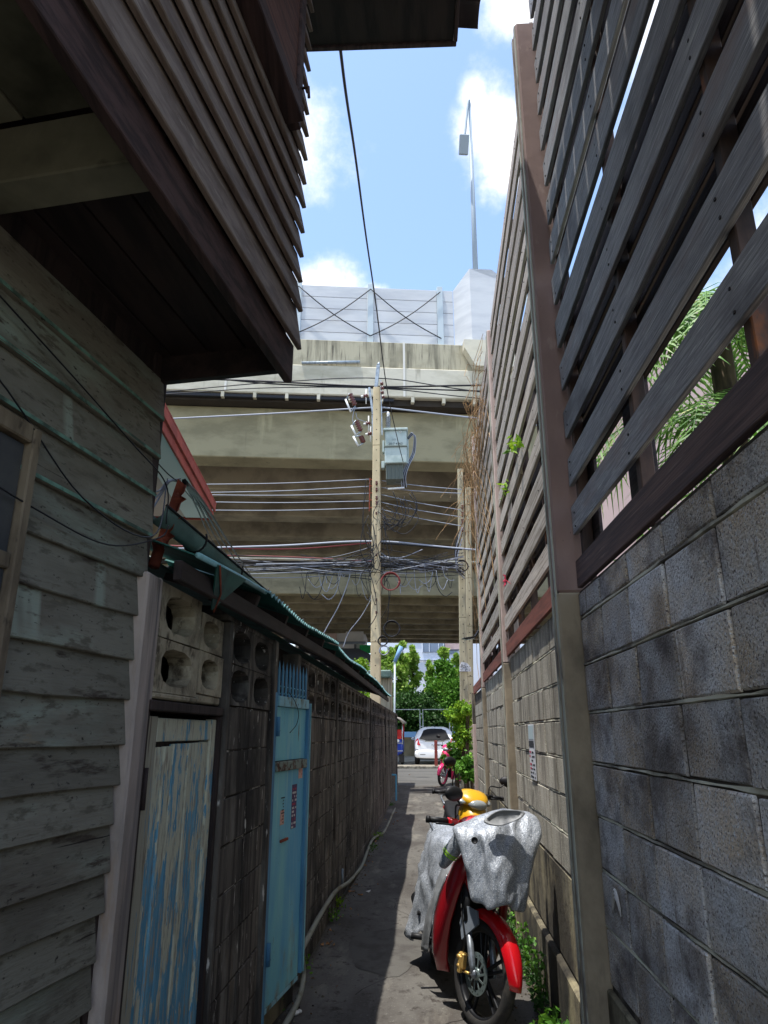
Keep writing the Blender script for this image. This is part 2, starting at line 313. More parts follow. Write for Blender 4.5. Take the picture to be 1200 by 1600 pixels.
M_wallL = mat('black_streaked_block', C3(84, 79, 73), [(C3(112, 108, 100), (5, 6, 2.2), .48, .64, 6), (C3(46, 42, 39), (5, 11, .8), .46, .6, 8, True), (C3(30, 28, 27), (1.2, 1.6, .9), .46, .62, 7, True), (C3(172, 168, 160), (30, 34, 7), .635, .68, 9, True), (C3(96, 84, 70), (3, 3, 1.4), .62, .74, 6, True)], rough=.9, rnd=.1, bump=[((50, 50, 50), .6, .006), ((20, 60, 3), .4, .006)])
M_doorw = mat('peeling_blue_door_paint', C3(78, 128, 152), [(C3(104, 152, 172), (14, 14, 3), .45, .6, 6), (C3(176, 172, 152), (15, 15, 3.4), .492, .507, 14, False, (.13, 1.05)), (C3(140, 134, 118), (60, 60, 9), .53, .6, 8), (C3(84, 134, 158), (42, 42, 6), .60, .615, 12), (C3(100, 86, 72), (130, 130, 12), .62, .67)], rough=.85, rnd=.05, bump=[((70, 70, 3.5), .7, .003), ((15, 15, 3.4), .6, .003, 12)])
M_doorg = mat('bare_grey_door_wood', C3(140, 136, 120), [(C3(84, 122, 138), (16, 16, 2.0), .56, .60, 8), (C3(100, 92, 80), (60, 60, 4), .55, .64)], rough=.85, bump=[((70, 70, 5), .7, .003)])
M_jamb = mat('dark_jamb_wood', C3(58, 48, 46), [(C3(38, 32, 32), (20, 20, 2), .45, .6)], rough=.8, bump=[((60, 60, 6), .6, .004)])
M_blue = mat('sky_blue_gate_paint', C3(110, 172, 202), [(C3(84, 150, 188), (3, 3, 1.1), .42, .62, 4, True), (C3(138, 184, 196), (16, 16, .9), .56, .7), (C3(120, 116, 98), (9, 9, 5), .60, .85, 8, True, (-.42, .55)), (C3(96, 84, 62), (22, 22, 3), .66, .72, 8), (C3(70, 56, 46), (60, 60, 45), .69, .71)], rough=.6, bump=[((30, 30, 12), .3, .003), ((4, 4, 3), .5, .012, 2)])
M_bluedirty = mat('dirty_blue_gate_paint', C3(128, 172, 184), [(C3(96, 96, 76), (8, 12, 7), .5, .64), (C3(60, 48, 38), (14, 16, 10), .6, .68)], rough=.7, bump=[((30, 30, 12), .4, .004)])
M_bluefr = mat('blue_frame_paint', C3(78, 128, 158), [(C3(60, 104, 134), (6, 6, 2), .45, .62), (C3(66, 56, 50), (40, 40, 20), .68, .72)], rough=.65)
M_teal = mat('teal_roof_sheet', C3(44, 92, 84), [(C3(30, 62, 60), (4, 4, 4), .45, .6), (C3(90, 140, 134), (12, 3, 8), .64, .74)], rough=.6)
M_tealbr = mat('bleached_roof_edge', C3(150, 196, 200), [(C3(110, 164, 168), (6, 6, 6), .45, .65)], rough=.6)
M_gutter = mat('grey_green_gutter', C3(98, 122, 116), [(C3(74, 92, 88), (4, 1.4, 4), .42, .62), (C3(160, 170, 166), (10, 5, 10), .64, .74)], rough=.55)
M_black = mat('black_plastic', C3(26, 26, 28), rough=.5)
M_rub = mat('tyre_rubber', C3(40, 39, 38), [(C3(66, 62, 56), (14, 14, 14), .52, .7)], rough=.85, coord='O', bump=[((60, 60, 60), .3, .002)])
M_redp = mat('glossy_red_fairing', C3(190, 12, 24), rough=.25, coat=.6, spec=.5)
M_dred = mat('deep_red_fairing', C3(140, 14, 26), rough=.3, coat=.5, spec=.5)
M_yel = mat('glossy_yellow_fairing', C3(214, 162, 30), rough=.28, coat=.5, spec=.5)
M_pink = mat('hot_pink_fairing', C3(236, 44, 110), rough=.3, coat=.5, spec=.5)
M_pinkrim = mat('pink_rim', C3(196, 52, 92), rough=.4)
M_alu = mat('grey_alloy', C3(140, 146, 152), [(C3(112, 116, 122), (20, 20, 20), .45, .62)], rough=.4, metal=.6, coord='O')
M_chrome = mat('bright_steel', C3(190, 192, 194), rough=.25, metal=.9)
M_gold = mat('gold_caliper', C3(196, 160, 92), rough=.4, metal=.5)
M_disc = mat('brake_steel', C3(128, 140, 138), rough=.35, metal=.7)
M_blkrim = mat('satin_black_rim', C3(30, 31, 34), rough=.4, metal=.3)
M_glassc = mat('clear_lamp_lens', C3(170, 176, 176), rough=.12, metal=.3, spec=.8)
M_cover = mat('silver_foil_cover', C3(148, 153, 160), [(C3(122, 128, 137), (60, 60, 60), .45, .6), (C3(215, 220, 226), (230, 230, 230), .56, .62, 3)], rough=.45, metal=.3, coord='O', bump=[((14, 14, 6), .45, .03, 3), ((150, 150, 150), .6, .004, 2)])  # pale speckle layer puts the foil's sparkle into the colour
M_coverin = mat('grey_cover_lining', C3(136, 138, 140), [(C3(108, 110, 112), (8, 8, 8), .4, .6)], rough=.6, metal=.2, coord='O', bump=[((9, 9, 9), .5, .03, 3)])
M_lime = mat('lime_band', C3(150, 200, 60), rough=.6)
M_pipe = mat('grey_conduit', C3(140, 142, 130), [(C3(110, 104, 84), (3, 2, 3), .5, .65)], rough=.6)
M_bpipe = mat('blue_water_pipe', C3(90, 160, 190), rough=.5)
M_conc = mat('expressway_concrete', C3(200, 196, 180), [(C3(172, 168, 150), (.35, .35, .9), .42, .62), (C3(120, 116, 100), (1.4, 1.4, .18), .6, .74), (C3(215, 208, 186), (.2, .2, .6), .55, .7)], rough=.92, bump=[((8, 8, 8), .3, .02)])
M_concst = mat('mould_streaked_parapet', C3(176, 170, 148), [(C3(120, 116, 100), (3.2, 3.2, .25), .46, .62), (C3(86, 82, 74), (9, 9, .5), .56, .7), (C3(150, 145, 125), (1, 1, 1.4), .5, .7)], rough=.95, bump=[((10, 10, 3), .3, .03)])
M_beam = mat('olive_girder_concrete', C3(150, 143, 116), [(C3(128, 122, 98), (.5, .5, 1.2), .42, .62), (C3(170, 163, 132), (.8, .8, .15), .58, .72), (C3(110, 106, 88), (2.2, 2.2, .12), .64, .74)], rough=.92, bump=[((10, 10, 10), .3, .02)])
M_gird = mat('girder_soffit_concrete', C3(158, 149, 128), [(C3(124, 116, 100), (.6, .6, .6), .42, .62)], rough=.92)
M_deckdk = mat('shaded_deck_underside', C3(62, 56, 50), [(C3(48, 44, 40), (.4, .4, .4), .42, .62)], rough=.95)  # shade between the girders is put into this dark concrete colour
M_barrier = mat('pale_noise_panel', C3(202, 205, 208), [(C3(186, 190, 195), (.4, .4, 2), .42, .62)], rough=.5, rnd=.02)
M_barpost = mat('barrier_steel', C3(188, 200, 206), rough=.5)
M_wire = mat('black_cable', C3(30, 31, 36), rough=.5)
M_wireg = mat('grey_cable', C3(140, 146, 158), rough=.45)
M_wirer = mat('red_cable', C3(120, 52, 52), rough=.6)
M_pole = mat('pole_concrete', C3(206, 190, 156), [(C3(184, 170, 138), (2, 2, .8), .42, .62), (C3(160, 148, 122), (9, 9, 2), .6, .72)], rough=.9)
M_poler = mat('weathered_pole_concrete', C3(176, 168, 142), [(C3(146, 140, 118), (2, 2, .8), .42, .62), (C3(110, 104, 90), (9, 9, 1), .6, .72)], rough=.9)
M_galv = mat('galvanised_steel', C3(164, 176, 186), [(C3(130, 140, 150), (6, 6, 6), .45, .6)], rough=.5, metal=.4)
M_porc = mat('brown_porcelain', C3(92, 42, 36), rough=.25, spec=.6)
M_white = mat('white_enamel', C3(224, 226, 224), rough=.5)
M_trafo = mat('pale_green_transformer', C3(172, 186, 182), [(C3(152, 168, 164), (3, 3, 3), .45, .6)], rough=.5)
M_trafod = mat('transformer_fins', C3(96, 104, 98), rough=.6)
M_navy = mat('stencil_paint', C3(50, 60, 70), rough=.7)
M_pinkw = mat('pink_house_panel', C3(196, 172, 168), [(C3(180, 156, 152), (.8, .8, .8), .42, .62)], rough=.8, rnd=.04)
M_whitew = mat('white_house_wall', C3(220, 220, 224), [(C3(204, 204, 210), (.3, .3, .6), .45, .65)], rough=.85)
M_terra = mat('terracotta_fascia', C3(164, 74, 60), [(C3(140, 60, 50), (3, 3, 3), .45, .62)], rough=.7)
M_rust = mat('rusty_flashing', C3(128, 64, 46), [(C3(96, 48, 38), (8, 8, 8), .42, .6), (C3(170, 120, 100), (20, 20, 20), .62, .72)], rough=.85, bump=[((30, 30, 30), .4, .005)])
M_leaf = mat('green_leaf', C3(84, 128, 40), [(C3(56, 96, 30), (5, 5, 5), .42, .6), (C3(136, 176, 56), (9, 9, 9), .58, .7)], rough=.55, trans=.3, spec=.35)
M_leafy = mat('lime_leaf', C3(140, 176, 40), [(C3(92, 138, 34), (6, 6, 6), .42, .6), (C3(186, 206, 70), (12, 12, 12), .58, .7)], rough=.55, trans=.35, spec=.35)
M_leafd = mat('deep_leaf', C3(46, 76, 30), [(C3(30, 56, 22), (5, 5, 5), .42, .6), (C3(84, 120, 44), (9, 9, 9), .6, .7)], rough=.55, trans=.25, spec=.35)
M_leaft = mat('ashoka_leaf', C3(136, 164, 72), [(C3(92, 124, 50), (2, 2, 2), .42, .6), (C3(190, 204, 118), (4, 4, 4), .56, .68)], rough=.55, trans=.35, spec=.35)
M_palm = mat('palm_leaf', C3(104, 140, 66), [(C3(60, 96, 40), (4, 4, 4), .42, .6), (C3(176, 196, 120), (9, 9, 9), .58, .7)], rough=.5, trans=.35, spec=.4)
M_dry = mat('dry_vine', C3(176, 142, 100), [(C3(120, 90, 62), (3, 3, 3), .42, .6), (C3(206, 176, 136), (8, 8, 8), .56, .68)], rough=.9)
M_bark = mat('bark', C3(84, 70, 56), [(C3(54, 44, 36), (8, 8, 2), .45, .6)], rough=.95)
M_dleaf = mat('fallen_leaf', C3(168, 124, 82), [(C3(110, 78, 52), (30, 30, 30), .45, .6)], rough=.9)
M_litter = mat('white_litter', C3(214, 210, 204), rough=.8)
M_carw = mat('white_car_paint', C3(236, 237, 238), rough=.25, coat=.6, spec=.5)
M_cglass = mat('tinted_car_glass', C3(14, 15, 17), rough=.3, spec=.12)
M_tail = mat('red_lamp_lens', C3(190, 24, 30), rough=.15, coat=.5)
M_trim = mat('black_trim', C3(24, 24, 25), rough=.6)
M_plate = mat('plate_white', C3(214, 218, 224), rough=.5)
M_tblue = mat('tuktuk_blue', C3(24, 56, 150), rough=.35, coat=.4)
M_tred = mat('tuktuk_red', C3(186, 44, 40), rough=.4)
M_canvas = mat('grey_canvas', C3(150, 144, 136), [(C3(120, 114, 108), (3, 3, 3), .42, .6)], rough=.9)
M_wallfar = mat('stained_far_wall', C3(132, 122, 98), [(C3(96, 88, 70), (.8, .8, .4), .42, .6), (C3(150, 112, 60), (1, 1, 1.5), .6, .72)], rough=.95)
M_blueband = mat('pale_blue_band', C3(128, 168, 208), rough=.8)
M_farw = mat('far_white_facade', C3(218, 224, 234), rough=.9)
M_farglass = mat('far_window_glass', C3(120, 132, 152), rough=.15, spec=.6)
M_slate = mat('far_slate_roof', C3(96, 100, 112), rough=.8)
M_greensign = mat('far_green_sign', C3(30, 150, 90), rough=.6)
M_paper = mat('paper_white', C3(208, 210, 214), [(C3(190, 194, 200), (14, 14, 14), .45, .65)], rough=.8)
M_ink = mat('black_ink', C3(48, 52, 60), rough=.8)
M_inkr = mat('red_ink', C3(170, 70, 90), rough=.8)
M_inkp = mat('violet_sticker', C3(92, 60, 104), [(C3(60, 44, 84), (40, 40, 40), .45, .6)], rough=.6)
M_inko = mat('faded_orange_sticker', C3(214, 172, 156), [(C3(190, 120, 100), (60, 60, 60), .5, .62)], rough=.7)
M_steelpipe = mat('white_pipe_frame', C3(196, 200, 202), rough=.5)
M_brownpost = mat('red_brown_bollard', C3(130, 60, 52), rough=.7)
M_solar = mat('solar_lamp_black', C3(30, 31, 34), rough=.35)
M_flower = mat('pink_petal', C3(236, 80, 110), rough=.6, trans=.3)
# ================================================================== SETTING
def gz(y):
    t = min(max((y-14)/12, 0), 1); return .3*t*t*(3-2*t)
def sheet(name, x0, x1, ys, m, dz, xs=None):
    b = MB(); xs = xs or [x0, x1]; vs = [(x, y, gz(y)+dz) for y in ys for x in xs]; n = len(xs)
    fs = [(j*n+i, j*n+i+1, (j+1)*n+i+1, (j+1)*n+i) for j in range(len(ys)-1) for i in range(n-1)]
    b.add(vs, fs, True); o = b.build(name, m); struct(o); return o
gy = [-60, 0, 14]+[14+i for i in range(1, 13)]+[40, 120, 400, 900]
sheet('ground', -900, 900, gy, M_ground, -.012)
sheet('alley_path', -1.02, .62, [-6, 0, 5, 10, 14]+[14+i for i in range(1, 8)], M_alley, 0.0)
sheet('soil_strip', .62, .86, [-6, 0, 5, 10, 13.4], M_soil, -.002)
sheet('road', -60, 60, [21, 22, 23, 24, 25, 26, 28.3], M_road, .004)
sheet('forecourt', -60, 60, [28.8, 43], M_park, .03)
b = MB(); x = -30
b.box((-60, 28.3, .22), (60, 28.8, .40), .02); struct(b.build('kerb', M_kerb))

def block_variants(name, sx, sy, sz, ch, m, k=4, jit=.004):
    out = []
    for i in range(k):
        b = MB().box((-sx/2, -sy/2, -sz/2), (sx/2, sy/2, sz/2), ch); rr = random.Random(i*13+5)
        b.v = [(x+rr.uniform(-jit, jit)*.6, y+rr.uniform(-jit, jit)*.4, z+rr.uniform(-jit, jit)*.6) for x, y, z in b.v]
        me = b.mesh(name); me.materials.append(m); out.append(me)
    return out
def lay_blocks(parent, fr, s0, s1, z0, rows, pitch, rowh, m, side=1, thick=.07, gap=.017, stuff=False, skip=None, ch=.004, prou=.003, bond=.12):
    """stack-bonded courses; the front face is at local y=0, body behind (side=+1: towards +y)"""
    var = block_variants('block', pitch-gap, thick, rowh-gap, ch, m)
    n = int(round((s1-s0)/pitch)); p = (s1-s0)/n; rot = fr.to_euler(); acc = MB()
    for r_ in range(rows):
        off = rnd(-bond, bond)*p*.35
        for i in range(-1, n+1):
            a = s0+i*p+off; e = a+p; a = max(a, s0); e = min(e, s1)
            if e-a < .06 or (skip and skip((a+e)/2, z0+(r_+.5)*rowh)): continue
            y = side*(thick/2+.002)+rnd(-prou, prou); c = fr @ Vector(((a+e)/2, y, z0+(r_+.5)*rowh+rnd(-.002, .002)))
            sx = (e-a-gap)/(pitch-gap)
            if stuff:
                M = Matrix.Translation(c) @ fr.to_3x3().to_4x4() @ Matrix.Diagonal((sx, 1, 1, 1)); vm = var[0]
                acc.add([M @ v.co for v in vm.vertices], [tuple(q.vertices) for q in vm.polygons])
            else:
                inst(random.choice(var), parent, c, (rot.x, rot.y, rot.z+rnd(-.003, .003)), 'block', (sx, 1, 1))
    if stuff: tag(acc.build('block_courses', m, parent), None, None, kind='stuff')

# ================================================================== RIGHT WALL + SLATTED SCREEN
dn, dm = vdir(659), vdir(683)
FN = frame(Vector((dn.y, -dn.x, 0))*.704, dn); FM = frame(Vector((dm.y, -dm.x, 0))*.69, dm)
wall = thing('block_wall', 'rough grey concrete block wall along the right side of the alley, under the slatted screen', 'wall', (.74, 3, 0))
lay_blocks(wall, FN, -.6, 3.15, .68, 7, .385, .2, M_blockn)
M_joint = mat('dark_joint', C3(64, 58, 52), [(C3(110, 102, 90), (9, 9, 9), .5, .62)], rough=.95)
b = MB(); b.box((-.6, .010, 0), (3.15, .1, 2.2), M=FN); b.build('mortar_bed', M_joint, wall)
def bed_joints(fr, a, e, zs_, parent):
    for z in zs_:
        n = max(4, int((e-a)/.09)); rg = []
        for i in range(n+1):
            x = a+(e-a)*i/n; h = .0045+rnd(-.002, .003); y = .0035+rnd(-.0025, .0015); zz_ = z+rnd(-.0015, .0015)
            rg.append([fr @ Vector((x, y, zz_-h*.4)), fr @ Vector((x, y+.001, zz_+h)), fr @ Vector((x, .012, zz_+h)), fr @ Vector((x, .012, zz_-h))])
        b = MB(); b.loft(rg, smooth=False); b.build('bed_joint', M_mortar, parent)
bed_joints(FN, -.6, 3.15, [.88+.2*k for k in range(7)], wall)
for a_, e_ in ((3.29, 6.72), (6.87, 10.2)): bed_joints(FM, a_, e_, [1.07+.2*k for k in range(6)], wall)
b = MB(); b.box((-.6, -.014, -.1), (3.15, .011, .668), .006, FN); b.build('rendered_base', M_base, wall)
lay_blocks(wall, FN, -.6, 3.15, 2.08, 1, .385, .115, M_blockn)
lay_blocks(wall, FM, 3.29, 6.72, .87, 7, .4, .2, M_blockf)
b = MB(); b.box((3.29, .0095, 0), (13.3, .1, 2.25), M=FM); b.build('mortar_bed', M_joint, wall)
lay_blocks(wall, FM, 6.87, 10.2, .87, 7, .4, .2, M_blockf)
lay_blocks(wall, FM, 10.35, 13.2, .47, 8, .4, .2, M_blockf, stuff=True)
for a, e in ((3.29, 6.72), (6.87, 10.2)):
    b = MB(); b.box((a, .0, .385), (e, .011, .86), .004, FM); b.build('rendered_band', M_base, wall)
    b = MB(); b.box((a, -.035, -.1), (e, .0105, .375), .012, FM); b.build('footing_beam', M_base, wall)
b = MB(); b.box((10.35, -.035, -.1), (13.2, .0105, .45), .012, FM); b.build('footing_beam', M_base, wall)
# posts
def post(fr, s0, s1, y0, y1, ztop, zpaint, mlow, mtop, strip=True):
    b = MB(); b.box((s0, y0, -.1), (s1, y1, zpaint), .008, fr); b.build('post_foot', mlow, wall)
    b = MB(); b.box((s0, y0, zpaint+.001), (s1, y1, ztop), .01, fr); o = b.build('post', mtop, wall)
    if strip:
        b = MB()
        for k in range(2): b.box((s0+.012+k*(s1-s0-.05), y0-.006, .3), (s0+.04+k*(s1-s0-.05), y0+.002, ztop-.01), .001, fr)
        b.build('edge_strip', M_greyedge, wall)
post(FN, 3.152, 3.285, -.088, .09, 5.62, 2.2, M_postlo, M_mauve)
post(FM, 6.722, 6.868, -.062, .1, 5.75, 2.22, M_postlo, M_mauvel)
post(FM, 10.202, 10.349, -.05, .12, 6.02, 2.2, M_postlo, M_mauvel)
post(FM, 13.202, 13.36, -.05, .12, 2.3, 1.75, M_mauvel, M_postlo, False)
b = MB(); b.box((13.37, -.03, -.1), (13.5, .12, 2.1), .008, FM); b.build('post', M_postlo, wall)
b = MB(); b.box((3.0, -.1, -.1), (3.3, .02, .26), .02, FN); b.build('post_plinth', M_base, wall)
# chalk smear on the near wall
b = MB(); rr = random.Random(3)
P = [FN @ Vector((2.86+i*.018, -.006, 1.0+.05*math.sin(i*.5))) for i in range(8)]
for q in range(3): b.tube([p+Vector((0, 0, -.012*q)) for p in P], [.002+.004*math.sin(i/7*math.pi) for i in range(8)], 4)
b.build('chalk_smear', M_litter, wall)
# paper notice on the wall
ns = thing('paper_notice', 'tall white paper notice with black and red lettering glued to the pale block wall', 'notice', tuple(FM @ Vector((5.42, -.004, 1.4))))
q = Matrix(FM)
b = MB(); b.box((5.30, -.008, 1.28), (5.60, -.003, 1.66), 0, q); b.build('sheet', M_paper, ns)
b = MB(); b.box((5.315, -.0095, 1.555), (5.585, -.0082, 1.65), 0, q); b.build('pale_block', mat('paper_blue_grey', C3(168, 186, 190)), ns)
rr = random.Random(2); b = MB(); b2 = MB()
b.box((5.315, -.0095, 1.50), (5.585, -.0082, 1.545), 0, q)
for r_ in range(7):
    z = 1.475-r_*.028; x = 5.32
    while x < 5.57:
        w_ = rr.uniform(.012, .03)
        if rr.random() < .78:
            (b2 if (x > 5.49 and r_ < 5) else b).box((x, -.0095, z-.017), (min(x+w_, 5.585), -.0082, z-rr.uniform(0, .006)), 0, q)
        x += w_+.008
b.build('black_lettering', M_ink, ns); b2.build('red_lettering', M_inkr, ns)

screen = thing('slatted_screen', 'tall slatted timber screen standing on the right-hand block wall', 'fence', (.76, 3, 2.2))
def slat_mesh(name, L, h, t, m, k):
    out = []
    for i in range(k):
        b = MB().box((-L/2, -t/2, -h/2), (L/2, t/2, h/2), .003); rr = random.Random(i+int(L*100))
        b.v = [(x+rr.uniform(-.006, .006), y+rr.uniform(-.0015, .0015), z+rr.uniform(-.0015, .0015)) for x, y, z in b.v]
        me = b.mesh(name); me.materials.append(m); out.append(me)
    return out
M_trim0 = mat('dark_nail', C3(40, 34, 32), rough=.7)
pit = .2428; NAILS = []
def screen_bay(fr, s0, s1, zt, mf, mb, zb, face, bottom, studs, backskip=()):
    L = s1-s0; rot = fr.to_euler(); fm = slat_mesh('slat', L, .138, .02, mf, 4); bm = slat_mesh('back_slat', L, .222, .02, mb, 4)
    bb = slat_mesh('bottom_board', L, .123, .024, bottom, 1)[0]
    inst(bb, screen, fr @ Vector(((s0+s1)/2, face+.012, zb+.0615)), rot, 'bottom_board')
    z = zb+.236; k = 0
    while z+.07 < zt:
        inst(fm[k % 4], screen, fr @ Vector(((s0+s1)/2+rnd(-.008, .008), face+.01+rnd(-.002, .002), z+.069+rnd(-.006, .006))), (rot.x+rnd(-.04, .04), rot.y+rnd(-.003, .003), rot.z), 'slat', (1, 1, rnd(.95, 1.04)))
        for s_ in studs:
            for dz in (.035, .1):
                q = fr @ Vector((s_+rnd(-.008, .008), face-.0005, z+dz+rnd(-.008, .008))); NAILS.append(q)
        z += pit; k += 1
    z = zb+.115; k = 0
    while z < zt:
        if k not in backskip:
            inst(bm[k % 4], screen, fr @ Vector(((s0+s1)/2, face+.081, z+.06)), (rot.x, rot.y+rnd(-.003, .003), rot.z), 'back_slat')
        z += pit; k += 1
    for s_ in studs:
        b = MB(); b.box((s_-.02, face+.022, zb+.02), (s_+.02, face+.070, zt+.02), .003, fr); b.build('stud', M_steelstud, screen)
screen_bay(FN, .2, 3.118, 6.35, M_slatn, M_slatback, 2.212, -.004, M_slatb, (.62, 1.38, 2.2, 3.06), backskip=(0, 1, 6))
# dark boarding behind parts of the open rows of the near bay
for a, e, z0, z1 in ((2.21, 2.48, 2.33, 2.95), (.6, .92, 2.33, 2.95), (2.95, 3.1, 2.33, 2.95)):
    b = MB(); b.box((a, .072, z0), (e, .088, z1), .003, FN); b.build('back_board', M_slatback, screen)
screen_bay(FM, 3.3, 6.715, 5.74, M_slatf, M_slatback, 2.275, -.03, M_red, (3.42, 4.2, 5.0, 5.8, 6.62), backskip=(0, 5, 9))
screen_bay(FM, 6.875, 10.195, 5.74, M_slatf, M_slatback, 2.275, -.03, M_red, (7.0, 7.8, 8.6, 9.4, 10.1), backskip=(1, 4, 8, 11))
b = MB()
for q in NAILS: b.box(q-Vector((.002, .0034, .0034)), q+Vector((.002, .0034, .0034)))
tag(b.build('nail_heads', M_trim0, screen), None, None, kind='stuff')
b = MB(); b.box((10.36, -.02, 2.26), (13.19, .004, 2.4), .003, FM); b.build('bottom_board', M_red, screen)

# ================================================================== LEFT: SIDING HOUSE
dA = vdir(830); FA = frame((-.95, 2.35), dA)          # local y to the right (towards the alley)
hA = thing('wooden_house', 'old dark timber house on the left with mildewed siding and a jutting upper storey', 'house', (-2.5, 1, 0))
# ground-floor siding, lap boards
bz = [.30, .415, .53, .645, .76, .87, .985, 1.106, 1.21, 1.339, 1.45, 1.565, 1.696, 1.823, 1.963, 2.05+.045, 2.24, 2.385, 2.53, 2.675, 2.82]
fz = []
z = .16
def lap_mesh(L, h, t0, t1, m, seed, notch=True):
    """tapered board: thick at the bottom edge, feathered at the top; ragged far end"""
    rr = random.Random(seed); b = MB(); n = 14; rings = []
    for i in range(n+1):
        x = -L+L*i/n; dz = rr.uniform(-.003, .003); dy = rr.uniform(-.002, .002)
        if i == n and notch: x += rr.uniform(-.03, .004)
        c = .003; th = .016; hc = h*.42
        rings.append([Vector((x, -.012+dy, h)), Vector((x, t1+dy, h)), Vector((x, t0+dy, c+dz)), Vector((x, t0-c+dy, dz)), Vector((x, t0-th+dy, dz)), Vector((x, max(-.008, t0-th-(t0-t1)*.42+dy-.004), hc)), Vector((x, -.011, hc))])
    b.loft(rings, smooth=False); b.v = [(x, -y, z) for x, y, z in b.v]; b.f = [f[::-1] for f in b.f]; me = b.mesh('board'); me.materials.append(m); return me
rotA = FA.to_euler()
for i in range(len(bz)-1):
    h = bz[i+1]-bz[i]+.02
    me = lap_mesh(3.2, h, .024, .003, M_siding, i)
    inst(me, hA, FA @ Vector((-.055-(.012*max(0, (12-i)) if i < 12 else 0)+rnd(-.01, .006), 0, bz[i])), (rotA.x, rotA.y, rotA.z+rnd(-.001, .001)), 'siding_board')
    if i in (0, 2, 16, 17, 18, 19):
        b = MB(); b.box((-3.0, .0235, bz[i]+.001), (-.07, .0255, bz[i]+.012), 0, FA); b.build('painted_board_edge', M_greenedge, hA)
b = MB(); b.box((-3.2, -.06, -.05), (-.1, -.013, 2.95), 0, FA); b.build('wall_core', M_jamb, hA)
b = MB(); b.box((-.125, -.014, -.05), (-.03, .0, 3.0), .003, FA); b.build('corner_post', M_jamb, hA)
b = MB(); b.box((-3.2, .002, -.05), (-.3, .018, .28), .003, FA); b.build('bottom_board', M_siding, hA)
# window at the left edge of the picture
wf = None
b = MB(); b.box((-.735, .012, 1.2), (-.705, .05, 2.355), .004, FA); wf = b.build('window_frame', M_framew, hA)
b = MB(); b.box((-1.9, .012, 2.31), (-.737, .048, 2.36), .004, FA); b.build('frame_head', M_framew, wf)
b = MB(); b.box((-1.9, .012, 1.98), (-.737, .04, 2.02), .004, FA); b.build('frame_rail', M_framew, wf)
b = MB(); b.box((-1.9, .0, 1.2), (-.74, .028, 2.305), 0, FA); b.build('window_pane', M_dglass, wf)
# soffit of the jutting storey
PC = Vector((-.463, 2.212, 0)); FF = frame(PC, dA); rotF = FF.to_euler()
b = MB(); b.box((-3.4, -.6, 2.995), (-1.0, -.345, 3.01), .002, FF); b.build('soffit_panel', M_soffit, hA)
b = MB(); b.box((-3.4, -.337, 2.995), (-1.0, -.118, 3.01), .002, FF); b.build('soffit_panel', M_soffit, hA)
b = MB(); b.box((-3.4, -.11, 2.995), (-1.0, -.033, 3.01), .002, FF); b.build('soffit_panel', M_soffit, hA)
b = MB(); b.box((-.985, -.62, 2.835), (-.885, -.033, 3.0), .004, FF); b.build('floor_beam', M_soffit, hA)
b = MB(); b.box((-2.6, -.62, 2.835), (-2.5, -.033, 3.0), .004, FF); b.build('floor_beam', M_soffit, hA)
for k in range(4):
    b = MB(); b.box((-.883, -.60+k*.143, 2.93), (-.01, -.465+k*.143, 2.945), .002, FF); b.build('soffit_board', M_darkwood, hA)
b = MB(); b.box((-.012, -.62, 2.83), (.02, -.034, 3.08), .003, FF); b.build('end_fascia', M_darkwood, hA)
# fascia + upper lap boards
b = MB(); b.box((-3.4, -.03, 2.787), (.012, .0, 2.935), .003, FF); b.build('fascia_board', M_lapd, hA)
zs = [2.915]+[3.072+.1132*k for k in range(24)]
for i in range(len(zs)-1):
    h = zs[i+1]-zs[i]+.02; me = lap_mesh(3.4, h, .029, .002, M_lap, 50+i, False); me.name = 'lap_board'
    inst(me, hA, FF @ Vector((.002+rnd(-.006, .008), 0, zs[i])), (rotF.x, rotF.y, rotF.z), 'lap_board')
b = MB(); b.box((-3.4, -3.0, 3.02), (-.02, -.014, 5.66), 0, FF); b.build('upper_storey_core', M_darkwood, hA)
b = MB(); b.box((-3.2, -2.5, 0), (-.15, -.62, 3.0), 0, FF); b.build('lower_storey_core', M_jamb, hA)
b = MB(); b.box((-.022, -.05, 3.0), (.0, -.013, 5.6), .003, FF); b.build('corner_board', M_lapd, hA)
# shuttered window in the upper wall
b = MB(); b.box((-.66, .03, 3.78), (-.225, .05, 5.0), .003, FF); sh = b.build('shutter', M_redwood, hA)
b = MB(); b.box((-.222, .012, 3.72), (-.172, .058, 5.05), .004, FF); b.build('shutter_frame', M_lapd, sh)
b = MB(); b.box((-1.6, .012, 3.70), (-.224, .085, 3.77), .004, FF); b.build('shutter_sill', M_lapd, sh)
b = MB(); b.tube([FF @ Vector((-.19, .06, 3.9)), FF @ Vector((-.19, .085, 3.9)), FF @ Vector((-.18, .085, 3.86))], .006, 6); b.build('shutter_latch', M_steelstud, sh)
